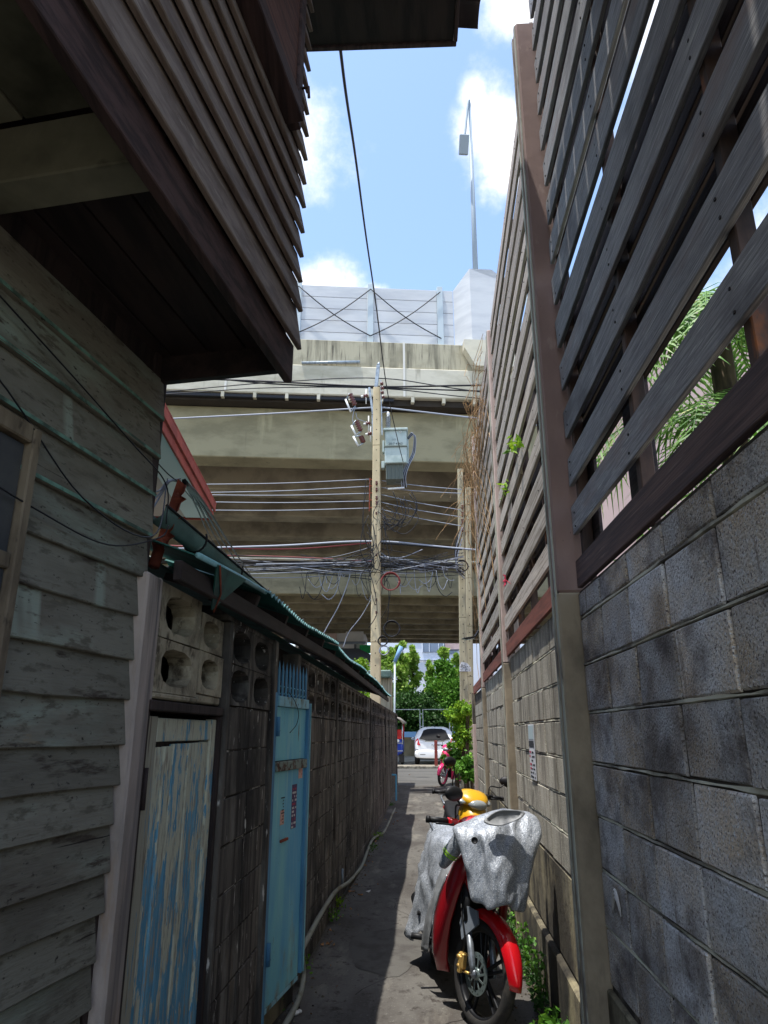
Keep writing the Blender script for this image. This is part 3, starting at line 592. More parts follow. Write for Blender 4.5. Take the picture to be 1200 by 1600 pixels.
# roof eave overhead
EO = at(487, 76, 2, 5.6); EE = at(713, 68, 2, 5.6); de = Vector((EE.x-EO.x, EE.y-EO.y, 0)); Le = de.length; FE = frame(EO, de)   # local y towards camera
ev = []
for k in range(5):
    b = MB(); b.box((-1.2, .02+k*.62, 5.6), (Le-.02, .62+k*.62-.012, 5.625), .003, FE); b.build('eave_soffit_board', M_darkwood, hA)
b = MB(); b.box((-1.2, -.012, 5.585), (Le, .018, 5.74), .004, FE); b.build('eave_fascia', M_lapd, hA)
b = MB(); b.box((Le-.018, .019, 5.585), (Le+.005, 3.0, 5.72), .004, FE); b.build('eave_fascia', M_lapd, hA)
for k in range(16):
    rings = []
    for q in range(7):
        a = q/6*math.pi; rings.append([(FE @ Vector((Le+.13-.0*q, .04+k*.19+.085*(1-math.cos(a)), 5.66+.028*math.sin(a)+dz)) if t else FE @ Vector((-1.2, .04+k*.19+.085*(1-math.cos(a)), 5.95+.028*math.sin(a)+dz))) for t in (0, 1) for dz in ((0, .018) if t == 0 else (.018, 0))])
    MB().loft(rings).build('roof_tile', M_slate if k % 2 else M_darkwood, hA)

# ================================================================== LEFT YARD WALL
XL = -.92
FL = frame((XL, 0), (0, 1))                         # s = Y, local y towards alley
yard = thing('yard_wall', 'black streaked concrete block wall with pierced vent blocks, left side of the alley', 'wall', (XL, 8, 0))
b = MB(); b.box((2.245, -.13, -.05), (2.365, .0, 2.115), .008, FL); pil = b.build('gate_pillar', M_pillar, None)
tag(pil, 'cracked pinkish concrete pillar between the siding and the peeling door', 'pillar')
def breeze_mesh(name, w_, h, t, m, rx=.36, rz=.36, n=12):
    b = MB(); out = []; inn = []
    def sq(a):
        c, s = math.cos(a), math.sin(a); k = 1/max(abs(c), abs(s)); return (c*k*w_/2, s*k*h/2)
    A = [2*math.pi*(i+.5)/n for i in range(n)]
    vs = []
    for y in (0, -t):
        for a in A: x, z = sq(a); vs.append((x, y, z))
        for a in A:
            ca, sa = math.cos(a), math.sin(a); e = .75
            vs.append((math.copysign(abs(ca)**e, ca)*w_*rx*(1 if y == 0 else .9), y+(-.004 if y == 0 else 0), math.copysign(abs(sa)**e, sa)*h*rz*(1 if y == 0 else .9)))
    fs = []
    for i in range(n):
        k = (i+1) % n
        fs += [(i, k, n+k, n+i), (2*n+k, 2*n+i, 3*n+i, 3*n+k), (i, 2*n+i, 2*n+k, k), (n+i, n+k, 3*n+k, 3*n+i)]
    b.add([(x, -y, z) for x, y, z in vs], [f[::-1] for f in fs]); me = b.mesh(name); me.materials.append(m); return me
# breeze-block panel over the old door (four blocks) on a wall piece of its own
bp = tag(bpy.data.objects.new('vent_panel', None), 'cracked panel of four pierced concrete vent blocks above the peeling door', 'wall'); col.objects.link(bp); bp.location = (XL, 2.8, 1.73)
for (s0, s1, z0, z1, ya) in ((2.40, 2.86, 1.925, 2.115, 0), (2.39, 2.855, 1.735, 1.918, .004), (2.885, 3.215, 1.93, 2.085, -.006), (2.88, 3.205, 1.752, 1.922, .002)):
    me = breeze_mesh('vent_block', s1-s0, z1-z0, .09, M_breeze, .37, .37)
    inst(me, bp, FL @ Vector(((s0+s1)/2, -.01+ya, (z0+z1)/2)), (0, rnd(-.02, .02), FL.to_euler().z+rnd(-.015, .015)), 'vent_block')
rl = FL.to_euler().z
b = MB(); b.box((2.372, -.09, 1.70), (2.396, -.006, 2.12), .006, FL); b.build('edge_render', M_pillar, bp)
b = MB(); b.box((2.395, -.1, 1.712), (2.87, -.002, 1.733), .006, FL); b.build('render_lip', M_breeze, bp)
b = MB(); b.box((2.89, -.1, 1.716), (3.21, -.012, 1.75), .006, FL); b.build('render_lip', M_breeze, bp)
# old timber door
od = thing('old_timber_door', 'peeling blue and grey plank door under the vent blocks', 'door', (XL, 2.8, 0))
b = MB(); b.box((2.37, -.12, 1.672), (3.235, .004, 1.706), .004, FL); b.build('lintel', M_jamb, od)
b = MB(); b.box((2.37, -.12, 0), (2.412, -.014, 1.67), .004, FL); b.build('jamb', M_jamb, od)
b = MB(); b.box((3.212, -.12, 0), (3.25, -.004, 1.67), .004, FL); b.build('jamb', M_jamb, od)
b = MB(); b.box((2.418, -.05, 0.03), (2.51, -.022, 1.655), .003, FL); b.build('stile', M_doorg, od)
b = MB(); b.box((3.14, -.05, 0.03), (3.208, -.02, 1.655), .003, FL); b.build('stile', M_doorw, od)
b = MB(); b.box((2.512, -.05, 1.57), (3.138, -.022, 1.65), .003, FL); b.build('rail', M_doorw, od)
b = MB(); b.box((2.512, -.05, .03), (3.138, -.022, .2), .003, FL); b.build('rail', M_doorw, od)
nx = 7; x0 = 2.512; pw = (3.138-x0)/nx
for i in range(nx):
    t = 1.564-(.0 if i > 1 else .012)+rnd(-.004, .002)
    me = MB().box((-pw/2+.004, -.009, -.68), (pw/2-.004, .009, .68), .003).mesh('plank'); me.materials.append(M_doorw)
    inst(me, od, FL @ Vector((x0+(i+.5)*pw, -.034+rnd(-.004, .004), t-.68)), (0, rnd(-.002, .002), rl), 'plank')
b = MB(); b.box((2.515, -.056, .1), (3.135, -.045, 1.6), 0, FL); b.build('door_back', M_jamb, od)
for z in (1.36, .42):
    b = MB(); b.tube([FL @ Vector((2.415, -.012, z)), FL @ Vector((2.415, -.012, z+.13))], .009, 8); b.build('hinge', M_jamb, od)
# wall between the doors, and beyond the blue gate
b = MB(); b.box((3.255, -.1, 0), (3.30, .012, 2.1), .008, FL); b.build('wall_pier', M_wallL, yard)
lay_blocks(yard, FL, 3.30, 4.19, .12, 8, .4, .2, M_wallL, side=-1, gap=.009)
b = MB(); b.box((3.3, -.1, 0), (4.19, -.012, 1.72), 0, FL); b.build('mortar_bed', M_mortarL, yard)
b = MB(); b.box((3.3, -.1, -.02), (4.19, .004, .115), .006, FL); b.build('footing', M_wallL, yard)
def vents(s0, s1, n, rows=(1.725, 1.915), h=.185):
    p = (s1-s0)/n; me = breeze_mesh('vent_block', p-.006, h, .09, M_wallL, .40, .42)
    for z in rows:
        for i in range(n): inst(me, yard, FL @ Vector((s0+(i+.5)*p, rnd(-.004, .002), z+h/2)), (0, rnd(-.008, .008), rl), 'vent_block')
vents(3.30, 4.19, 2)
b = MB(); b.box((4.195, -.1, 0), (4.29, .02, 2.13), .008, FL); b.build('wall_pier', M_wallL, yard)
b = MB(); b.box((3.2, -.1, 2.102), (4.19, .004, 2.125), .004, FL); b.build('wall_cap', M_wallL, yard)
lay_blocks(yard, FL, 5.08, 9.2, .12, 8, .42, .2, M_wallL, side=-1, gap=.009)
lay_blocks(yard, FL, 9.2, 21.3, .12, 8, .42, .2, M_wallL, side=-1, gap=.009, stuff=True)
b = MB(); b.box((5.08, -.1, 0), (21.3, -.012, 1.72), 0, FL); b.build('mortar_bed', M_mortarL, yard)
b = MB(); b.box((5.08, -.1, -.02), (21.3, .004, .115), .006, FL); b.build('footing', M_wallL, yard)
b = MB(); b.box((4.98, -.1, 0), (5.08, .02, 2.13), .008, FL); b.build('wall_pier', M_wallL, yard)
b = MB(); b.box((5.08, -.1, 2.102), (21.3, .004, 2.125), .004, FL); b.build('wall_cap', M_wallL, yard)
s = 5.08
for e, n in ((7.25, 5), (11.5, 9), (15.6, 9), (21.2, 12)):
    vents(s, e, n); b = MB(); b.box((e, -.1, 0), (e+.09, .016, 2.13), .008, FL); b.build('wall_pier', M_wallL, yard); s = e+.09
# dark interior mass of the sheds behind the wall (blocks the view through the vents)
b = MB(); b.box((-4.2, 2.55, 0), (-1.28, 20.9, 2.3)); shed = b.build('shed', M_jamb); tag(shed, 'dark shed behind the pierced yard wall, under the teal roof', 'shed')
b = MB(); b.box((3.4, -.34, 0), (4.9, -.13, 2.2), 0, FL); b.build('dark_back_wall', M_jamb, yard)
# steel gate, swung slightly open
gd = thing('blue_steel_gate', 'sky blue steel gate with spikes, rust spots and old stickers in the left wall', 'gate', (-.905, 4.30, .16))
FG = frame((-.905, 4.305), (.085, .72-.08))
b = MB(); b.box((-.06, -.055, .02), (-.008, .012, 1.83), .003, FG); b.build('gate_post', M_bluefr, gd)
b = MB(); b.box((.0, -.018, .19), (.6, .0, 1.38), .002, FG); b.build('lower_panel', M_blue, gd)
b = MB(); b.box((.0, -.018, 1.44), (.6, .0, 1.75), .002, FG); b.build('upper_panel', M_blue, gd)
b = MB(); b.box((.602, -.03, .2), (.645, .02, 1.79), .003, FG); b.build('gate_stile', M_bluefr, gd)
b = MB(); b.box((.646, -.03, .2), (.654, .024, 1.79), .001, FG); b.build('gate_edge', M_tealbr, gd)
b = MB(); b.box((.0, -.02, 1.752), (.6, .022, 1.812), .003, FG); b.build('top_rail', M_bluedirty, gd)
b = MB(); b.box((.0, -.02, 1.382), (.6, .02, 1.436), .003, FG); b.build('middle_rail', mat('rusty_blue_rail', C3(128, 140, 130), [(C3(92, 60, 46), (16, 16, 16), .48, .58), (C3(60, 50, 42), (30, 30, 30), .55, .62)], rough=.85, bump=[((40, 40, 40), .6, .004)]), gd)
b = MB(); b.box((.0, -.019, .165), (.6, .001, .188), .001, FG); b.build('bottom_edge', M_bluedirty, gd)
spm = MB(); spm.box((-.012, -.004, 0), (.012, .004, .15)); spm.add([(-.012, -.004, .15), (.012, -.004, .15), (.012, .004, .15), (-.012, .004, .15), (0, 0, .215)], [(0, 1, 4), (1, 2, 4), (2, 3, 4), (3, 0, 4)])
me = spm.mesh('spike'); me.materials.append(M_bluefr)
for i in range(9): inst(me, gd, FG @ Vector((.03+i*.069, .0, 1.813)), FG.to_euler(), 'spike')
b = MB()
for i in range(8): b.lathe([(.022, -.002), (.026, 0), (.022, .002)], 12, FG @ Matrix.Translation((.064+i*.069, .0, 1.85)) @ Matrix.Rotation(R(90), 4, 'X'))
b.build('spike_scrollwork', M_tealbr, gd)
for z in (1.58, .40):
    b = MB(); b.tube([FG @ Vector((-.004, .018, z)), FG @ Vector((-.004, .018, z+.11))], .013, 8); b.tube([FG @ Vector((-.004, .018, z+.03)), FG @ Vector((-.004, .018, z+.035))], .0155, 8); b.build('hinge', M_bluefr, gd)
b = MB(); b.box((.655, .0, .93), (.675, .02, 1.03), .003, FG); b.tube([FG @ Vector((.665, .01, 1.03)), FG @ Vector((.665, .012, 1.06)), FG @ Vector((.69, .012, 1.06)), FG @ Vector((.69, .012, 1.02))], .005, 6); b.build('padlock', M_rust, gd)
def sticker(a, e, z0, z1, m, nm, sk=0.0):
    b = MB(); M = FG @ Matrix.Shear('XZ', 4, (0, 0)) if False else FG
    b.box((a, .0005, z0), (e, .002, z1), 0, M); return b.build(nm, m, gd)
s1_ = sticker(.36, .455, 1.035, 1.29, M_inkp, 'violet_sticker'); s2_ = sticker(.48, .56, 1.32, 1.40-.02, M_inko, 'faded_sticker'); s3_ = sticker(.15, .22, 1.08, 1.16, M_inko, 'torn_sticker')
rr = random.Random(9); b = MB(); b2 = MB()
for r_ in range(11):
    z = 1.27-r_*.022; x = .367
    while x < .445:
        w_ = rr.uniform(.008, .02)
        if rr.random() < .55: (b if r_ % 4 else b2).box((x, .0022, z-.012), (min(x+w_, .45), .0032, z), 0, FG)
        x += w_+.006
b.build('sticker_lettering', M_litter, s1_); b2.build('sticker_lettering_red', M_inkr, s1_)
b = MB()
for k in range(9): b.box((.15+rr.uniform(0, .05), .0022, 1.09+k*.017), (.2+rr.uniform(0, .02), .003, 1.096+k*.017), 0, FG)
b.build('torn_lettering', M_ink, s3_)
b = MB(); b.box((.16, .0, .985), (.29, .012, 1.0), .002, FG); b.build('letter_slot', M_rust, gd)
b = MB(); b.tube(catm([FG @ Vector(p) for p in ((.17, .02, 1.84), (.26, .03, 1.79), (.33, .035, 1.72), (.31, .03, 1.65), (.2, .025, 1.6))], 6), .0022, 5); b.build('loose_wire', M_wire, gd)
b = MB(); b.box((-.08, -.4, 0), (.75, -.07, .165), .01, FG); b.build('gate_step', M_base, gd)
b = MB(); b.box((4.29, -.09, 1.86), (4.98, -.03, 1.92), .004, FL); b.build('gate_lintel', M_jamb, yard)
# ------------------------------------------------------------------ teal lean-to roof and gutter
rf = thing('lean_to_roof', 'teal corrugated metal roof edge over the left yard wall', 'roof', (-.9, 8, 2.2))
def roofz(y): return 2.2+.11*min(1, (y-2.0)/3)+.0025*(y-5)
rng = random.Random(4)
for a, e in ((3.35, 6.1), (6.05, 9.0), (8.95, 12.0), (11.95, 15.2)):
    n = int((e-a)/.019); rows = []; dz = rng.uniform(-.01, .01)
    for i in range(n+1):
        y = a+(e-a)*i/n; w_ = .011*math.sin(2*math.pi*(y-a)/.076); z = roofz(y)+dz+.02*math.sin(y*1.7+a); xe = -.775+.012*math.sin(y*2.3)+rng.uniform(-.003, .003)
        rows.append([Vector((xe, y, z+w_)), Vector((-1.3, y, z+.17+w_)), Vector((-1.3, y, z+.174+w_)), Vector((xe, y, z+.004+w_))])
    b = MB(); b.loft(rows, smooth=False); b.build('roof_sheet', M_teal, rf)
    b = MB(); b.loft([[r_[0]+Vector((.002, 0, -.001)), r_[0]+Vector((.005, 0, -.001)), r_[3]+Vector((.005, 0, .002)), r_[3]+Vector((.002, 0, .002))] for r_ in rows], smooth=False); b.build('sheet_edge', M_tealbr, rf)
# flat flashing at the near end
b = MB(); b.loft([[Vector((-.80+x, y, z+dz)) for x, dz in ((0, 0), (-.5, .18), (-.5, .184), (0, .006))] for x_, y, z in ((0, 2.35, 2.19), (0, 2.8, 2.225), (0, 3.35, 2.255))] , smooth=False); b.build('flat_flashing', M_teal, rf)
b = MB(); b.tube([(-.795, 2.35, 2.193), (-.795, 2.9, 2.235), (-.79, 3.4, 2.262)], .011, 6); b.build('flashing_edge', M_tealbr, rf)
b = MB(); b.add([(-.79, 2.55, 2.21), (-.78, 2.95, 2.235), (-.86, 2.75, 2.07), (-.785, 2.55, 2.206), (-.775, 2.95, 2.231), (-.855, 2.75, 2.066)], [(0, 1, 2), (5, 4, 3), (0, 3, 4, 1), (1, 4, 5, 2), (2, 5, 3, 0)]); b.build('torn_flashing', M_teal, rf)
b = MB(); b.tube([(-.78, 2.57, 2.205), (-.82, 2.74, 2.13), (-.85, 2.76, 2.06)], .004, 5); b.build('rusted_edge', M_rust, rf)
for y in [3.4+.75*i for i in range(16)]:
    b = MB(); b.bar((-.83, y, roofz(y)-.035), (-1.3, y, roofz(y)+.12), .045, .07, .004); b.build('rafter', M_darkwood, rf)
for a, e in ((2.3, 6.6), (6.55, 11.2), (11.15, 15.3)):
    b = MB(); b.bar((-.845, a, roofz(a)-.075), (-.845, e, roofz(e)-.075), .03, .07, .004); b.build('eave_batten', M_darkwood, rf)
b = MB(); b.add([(-1.25, 2.35, 2.36), (-1.25, 15.3, 2.42), (-4.6, 15.3, 3.0), (-4.6, 2.35, 3.0), (-1.25, 2.35, 2.35), (-1.25, 15.3, 2.41), (-4.6, 15.3, 2.99), (-4.6, 2.35, 2.99)], [(0, 1, 2, 3), (7, 6, 5, 4), (0, 4, 5, 1), (1, 5, 6, 2), (2, 6, 7, 3), (3, 7, 4, 0)]); b.build('main_roof_sheet', M_teal, rf)
gt = thing('roof_gutter', 'half-round grey-green gutter with clips running above the teal roof edge', 'gutter', (-1.0, 6, 2.35))
def gp(y): return Vector((-1.0+.0*y, y, 2.40+.006*(y-2.4)))
ring = []
for y in (2.42, 4, 6, 8, 10, 11.6):
    c = gp(y); rr_ = []
    for q in range(9): a = math.pi*q/8; rr_.append(c+Vector((-.05*math.cos(a), 0, -.055*math.sin(a))))
    for q in range(9): a = math.pi*(8-q)/8; rr_.append(c+Vector((-.046*math.cos(a), 0, -.051*math.sin(a))))
    ring.append(rr_)
b = MB(); b.loft(ring); b.build('trough', M_gutter, gt)
b = MB(); b.tube([gp(2.42)+Vector((.05, 0, 0)), gp(11.6)+Vector((.05, 0, 0))], .006, 6); b.build('bead', M_black, gt)
for y in [2.9+.62*i for i in range(14)]:
    b = MB(); c = gp(y); b.tube([c+Vector((-.053*math.cos(math.pi*q/8), 0, -.059*math.sin(math.pi*q/8))) for q in range(-1, 10)], .005, 5); b.build('gutter_clip', M_black, gt)
# rusty upright flashing at the house corner
rfl = thing('rusty_flashing', 'torn rusty metal flashing sticking up beside the siding corner', 'flashing', (-.93, 2.6, 2.25))
A0 = at(243, 850, 1, 2.5); A1 = at(262, 850, 1, 2.5); B0 = at(278, 748, 1, 2.62); B1 = at(291, 758, 1, 2.62)
b = MB(); K = 16; lft = []; rgt = []
for i in range(K+1):
    t = i/K; lft.append(A0.lerp(B0, t)); g_ = A1.lerp(B1, t); rgt.append(g_+Vector((.018 if i % 5 == 2 else (-.008 if i % 5 == 3 else 0), 0, 0)))
b.loft([[l, (l+r_)/2+Vector((0, .03, 0)), r_, r_+Vector((0, .004, 0)), (l+r_)/2+Vector((0, .034, 0)), l+Vector((0, .004, 0))] for l, r_ in zip(lft, rgt)], smooth=False)
b.build('bent_sheet', M_rust, rfl)
b = MB(); b.tube([at(246, 845, 1, 2.48), at(248, 860, 1, 2.48), at(240, 885, 1, 2.46)], .022, 8); b.build('rusted_bracket', M_rust, rfl)

# ================================================================== PINK HOUSE (left, behind)
ph = thing('pink_house', 'pink-panelled house with terracotta roof fascia showing past the left siding', 'house', (-5, 9, 0))
CC = at(333, 812, 2, 5.0); dC = vdir(521); FC = frame(CC, -dC)   # local x towards the camera along the fascia, local y = left (into house)
if (FC @ Vector((0, 1, 0)) - CC).x > 0: pass
sgn = 1 if (FC.to_3x3() @ Vector((0, 1, 0))).x < 0 else -1
for k, (z0, z1, y0) in enumerate(((5.0, 5.13, .0), (5.135, 5.27, -.03))):
    b = MB(); b.box((0, sgn*y0, z0), (7, sgn*(y0+.03), z1), .005, FC); b.build('fascia_board', M_terra, ph)
b = MB(); b.box((.0, sgn*.04, 5.02), (7, sgn*.45, 5.035), .002, FC); b.build('white_soffit_strip', M_whitew, ph)
for i in range(5):
    for j in range(3):
        b = MB(); b.box((.03+i*1.2, sgn*(.46+j*1.2), 5.03), (1.215+i*1.2, sgn*(1.645+j*1.2), 5.045), .004, FC); b.build('soffit_panel', M_pinkw, ph)
b = MB(); b.box((-.02, sgn*.03, 4.99), (.02, sgn*5, 5.1), .004, FC); b.build('fascia_end_board', M_terra, ph)
b = MB(); b.box((1.4, sgn*2.2, 0), (7, sgn*8, 5.02), 0, FC); b.build('wall', M_pinkw, ph)
b = MB(); b.add([FC @ Vector(p) for p in ((-.05, sgn*-.03, 5.275), (7, sgn*-.03, 5.275), (7, sgn*4.5, 6.6), (-.05, sgn*4.5, 6.6), (-.05, sgn*-.03, 5.3), (7, sgn*-.03, 5.3), (7, sgn*4.5, 6.65), (-.05, sgn*4.5, 6.65))], [(0, 1, 2, 3), (7, 6, 5, 4), (0, 4, 5, 1), (1, 5, 6, 2), (2, 6, 7, 3), (3, 7, 4, 0)]); b.build('roof', M_terra, ph)

# ================================================================== BEHIND THE SCREEN (right)
pk = thing('pale_pink_building', 'pale pink rendered building glimpsed through the slatted screen', 'building', (3.2, 5, 0))
b = MB(); b.box((3.7, 10.8, 0), (8, 20, 8.6)); b.build('wall', M_pinkw, pk)
b = MB(); b.box((3.55, 10.7, 8.6), (8.1, 20.1, 8.75), .01); b.build('parapet', M_whitew, pk)
wb = thing('white_tiled_building', 'white building far behind the palm, seen between the slats', 'building', (14, 12, 0))
for i in range(5):
    for j in range(8):
        me_ = None
b = MB(); b.box((13, 6, 0), (20, 22, 9)); b.build('wall', M_whitew, wb)
for j in range(1, 8):
    b = MB(); b.box((12.985, 6, j*1.1), (13.0, 22, j*1.1+.03)); b.build('joint_strip', M_slate, wb)

# ================================================================== EXPRESSWAY
OD = Vector((math.cos(R(7.5)), math.sin(R(7.5)), 0)); OP = at(600, 720, 2, 13.6)
# local x along the deck, local y = outward to the right of d, i.e. towards the camera -> negative y is away
FO = frame(OP, OD)
ex = thing('expressway_deck', 'near concrete expressway viaduct with pale noise barrier crossing above the road', 'bridge', (OP.x, OP.y+6, 0))
def ob(nm, a, e, m, ch=0.0, parent=None):
    b = MB(); b.box(a, e, ch, FO); return b.build(nm, m, parent or ex)
U0, U1 = -34, 40
sp = 4.6; GW = 1.3
for k in range(5):
    y = -k*sp*.985
    ob('girder', (U0, y, 13.6), (U1, y-GW, 16.1), M_beam if k == 0 else M_gird, .04)
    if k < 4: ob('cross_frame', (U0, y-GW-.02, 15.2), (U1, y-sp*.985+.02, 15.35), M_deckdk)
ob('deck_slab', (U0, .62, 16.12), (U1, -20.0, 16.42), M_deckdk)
ob('deck_edge', (U0, .9, 16.425), (U1, .0, 17.95), M_conc, .05)
for i in range(-4, 5):
    a = .88+i*8.2
    ob('parapet', (a+.02, .82, 17.96), (a+8.18, .3, 19.33), M_concst, .03)
    ob('joint_strip', (a-.05, .93, 16.45), (a+.05, .915, 19.3), mat('pale_joint', C3(214, 212, 204)), 0)
ob('rear_parapet', (U0, -19.6, 16.43), (U1, -20.0, 19.3), M_conc, .03)
ob('service_pipe', (U0, .86, 16.2), (.4, .7, 16.36), M_wire, .02)
for i in range(12): ob('pipe_bracket', (-7.5+i*1.45, .9, 16.18), (-7.35+i*1.45, .66, 16.44), M_conc, .01)
b = MB(); b.tube([FO @ Vector((-3.9, .93, 18.0)), FO @ Vector((-1.2, .93, 18.17))], .07, 8); b.build('loose_pipe', M_galv, ex)
# noise barrier bays
px = [-.7-3.5*i for i in range(1, 8)][::-1]+[-.7, 2.72]+[7.2+3.5*i for i in range(8)]
zz = [19.36, 19.95, 20.6, 21.25, 21.9, 22.55]
for i in range(len(px)):
    b = MB(); b.box((px[i]-.14, .62, 19.34), (px[i]+.14, .36, 22.68), .01, FO); b.build('barrier_post', M_barpost, ex)
    if i < len(px)-1 and not (px[i] == 2.72):
        a, e = px[i]+.15, px[i+1]-.15
        for j in range(5): ob('barrier_panel', (a, .50+.0*j, zz[j]+.012), (e, .44, zz[j+1]-.012), M_barrier, .01)
        b = MB()
        P = lambda u, z, y=.72: FO @ Vector((u, y, z))
        for z0, z1 in ((22.3, 19.7), (19.7, 22.3)):
            pts = [P(px[i]+(px[i+1]-px[i])*t, z0+(z1-z0)*t-.22*math.sin(math.pi*t)) for t in [k/8 for k in range(9)]]
            b.tube(pts, .028, 5)
        if abs(px[i]) < 12: b.build('lashing_wire', M_wire, ex)
for j in range(5): ob('barrier_panel', (2.87, .50, zz[j]+.012), (3.38, .44, zz[j+1]-.012), M_barrier, .01)
# lamp bay: boxed-out panels with sloping shoulders
def poly_ext(nm, pts, y0, y1, m):
    b = MB(); n = len(pts); vs = [FO @ Vector((u, y, z)) for y in (y0, y1) for u, z in pts]
    fs = [tuple(range(n)), tuple(range(2*n-1, n-1, -1))]+[(i, n+i, n+(i+1) % n, (i+1) % n) for i in range(n)]
    b.add(vs, fs); return b.build(nm, m, ex)
b = MB(); vs = [FO @ Vector(p) for p in ((3.4, .48, 19.35), (4.1, 1.3, 19.35), (6.1, 1.3, 19.35), (6.8, .48, 19.35), (3.4, .48, 22.55), (4.1, 1.3, 23.3), (5.2, 1.3, 23.3), (6.1, 1.3, 22.5), (6.8, .48, 22.4))]
b.add(vs, [(0, 1, 5, 4)]); b.add(vs, [(1, 2, 7, 6, 5)]); b.add(vs, [(2, 3, 8, 7)]); b.add(vs, [(4, 5, 6, 7, 8)]); b.build('lamp_bay_panel', M_barrier, ex)
poly_ext('lamp_bracket', [(3.7, 19.33), (6.4, 19.33), (6.4, 17.96), (4.2, 17.96), (3.7, 18.9)], 1.35, .83, M_conc)
M_lamp = mat('lamp_pole_grey', C3(150, 164, 176), rough=.6)
lp = thing('street_lamp', 'tall grey street lamp with bent arm rising from the expressway', 'street lamp', tuple(FO @ Vector((4.5, .7, 19.3))))
b = MB(); b.tube([FO @ Vector((4.5, .7, 19.3)), FO @ Vector((4.62, .7, 34.3))], [.16, .09], 10); b.build('pole', M_lamp, lp)
b = MB(); b.tube(catm([FO @ Vector(p) for p in ((4.62, .7, 34.2), (4.60, .75, 34.5), (4.50, .85, 34.1), (4.17, 1.1, 31.4))], 6), .065, 8); b.build('arm', M_lamp, lp)
b = MB(); M = FO @ Matrix.Translation((4.10, 1.25, 30.95)) @ Matrix.Rotation(R(62), 4, 'X'); b.box((-.25, -.5, -.09), (.25, .5, .09), .04, M); b.build('lamp_head', M_lamp, lp)
b = MB(); b.box((-.19, -.42, .092), (.19, .3, .1), 0, M); b.build('lamp_lens', M_dglass, lp)
# far deck
fx = thing('far_expressway_deck', 'second expressway deck further back with many parallel girders', 'bridge', (0, 68, 0))
y0 = -(63.5-30.3)
b = MB()
ob('deck_edge', (-40, y0+.8, 16.6), (60, y0, 19.6), M_conc, .04, fx)
ob('outer_girder', (-40, y0, 13.6), (60, y0-1.0, 16.3), M_beam, .04, fx)
for k in range(1, 9): ob('girder', (-40, y0-k*4.35, 13.6), (60, y0-k*4.35-.9, 16.1), M_gird, .03, fx)
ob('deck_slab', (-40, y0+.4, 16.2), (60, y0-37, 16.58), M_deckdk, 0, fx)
for nm, prt, ys in (('pier', ex, (-3, -10, -17)), ('pier', fx, (y0-6, y0-20, y0-34))):
    for u in (-30, 34):
        for y in ys: ob('pier', (u, y, 0), (u+1.6, y-1.6, 13.6), M_gird, .05, prt)
    for u in (-30.4, 33.6): ob('pier_cap', (u, ys[0]+2.6, 12.4), (u+2.4, ys[-1]-3.6, 13.595), M_gird, .05, prt)
# ================================================================== POWER POLES, TRANSFORMER, CABLES
def wire(P, r, m, name='cable', n=5, k=8, parent=None):
    b = MB(); b.tube(catm(P, k), r, n); return b.build(name, m, parent)
YP = 19.2
def pole(name, px_top, py_top, px_bot, py_bot, Y, w0, w1, m, label, group=None):
    T = at(px_top, py_top, 1, Y); B_ = at(px_bot, py_bot, 1, Y); d = (T-B_)/(T.z-B_.z); F0 = B_+d*(gz(Y)-B_.z)
    t = thing(name, label, 'utility pole', tuple(F0), group=group)
    n = 6
    for i in range(n):
        a = i/n; e = (i+1)/n; p = F0.lerp(T, a); q = F0.lerp(T, e-.0015); wa = w1+(w0-w1)*a; we = w1+(w0-w1)*e
        ch = .02
        rg = [[c+Vector((sx*w_/2-sx*cx, sy*w_/2-sy*cy, 0)) for sx, sy, cx, cy in ((-1, -1, ch, 0), (1, -1, ch, 0), (1, -1, 0, ch), (1, 1, 0, ch), (1, 1, ch, 0), (-1, 1, ch, 0), (-1, 1, 0, ch), (-1, -1, 0, ch))] for c, w_ in ((p, wa), (q, we))]
        b = MB(); b.loft(rg, smooth=False); b.build('pole_section', m, t)
    b = MB()
    for i in range(26):
        c = F0.lerp(T, .25+.74*i/26); w_ = w1+(w0-w1)*(.25+.74*i/26); b.tube([c+Vector((0, -w_/2-.002, 0)), c+Vector((0, -w_/2+.01, 0))], .016, 6)
    tag(b.build('bolt_holes', M_black, t), None, None, kind='stuff')
    return t, F0, T
p1, F1, T1 = pole('utility_pole', 589, 606, 587, 1050, YP, .21, .29, M_pole, 'tall square concrete pole carrying the green transformer, centre of the view')
p2, F2, T2 = pole('utility_pole', 719, 733, 727, 1190, YP+1.5, .17, .26, M_poler, 'shorter weathered concrete pole beside the bush at the end of the right wall')
p3, F3, T3 = pole('utility_pole', 731, 762, 736, 1190, YP+2.6, .17, .2, M_poler, 'concrete pole mostly hidden behind the weathered pole with the triangular tag')
PX = lambda x, y, Y=YP: at(x, y, 1, Y)
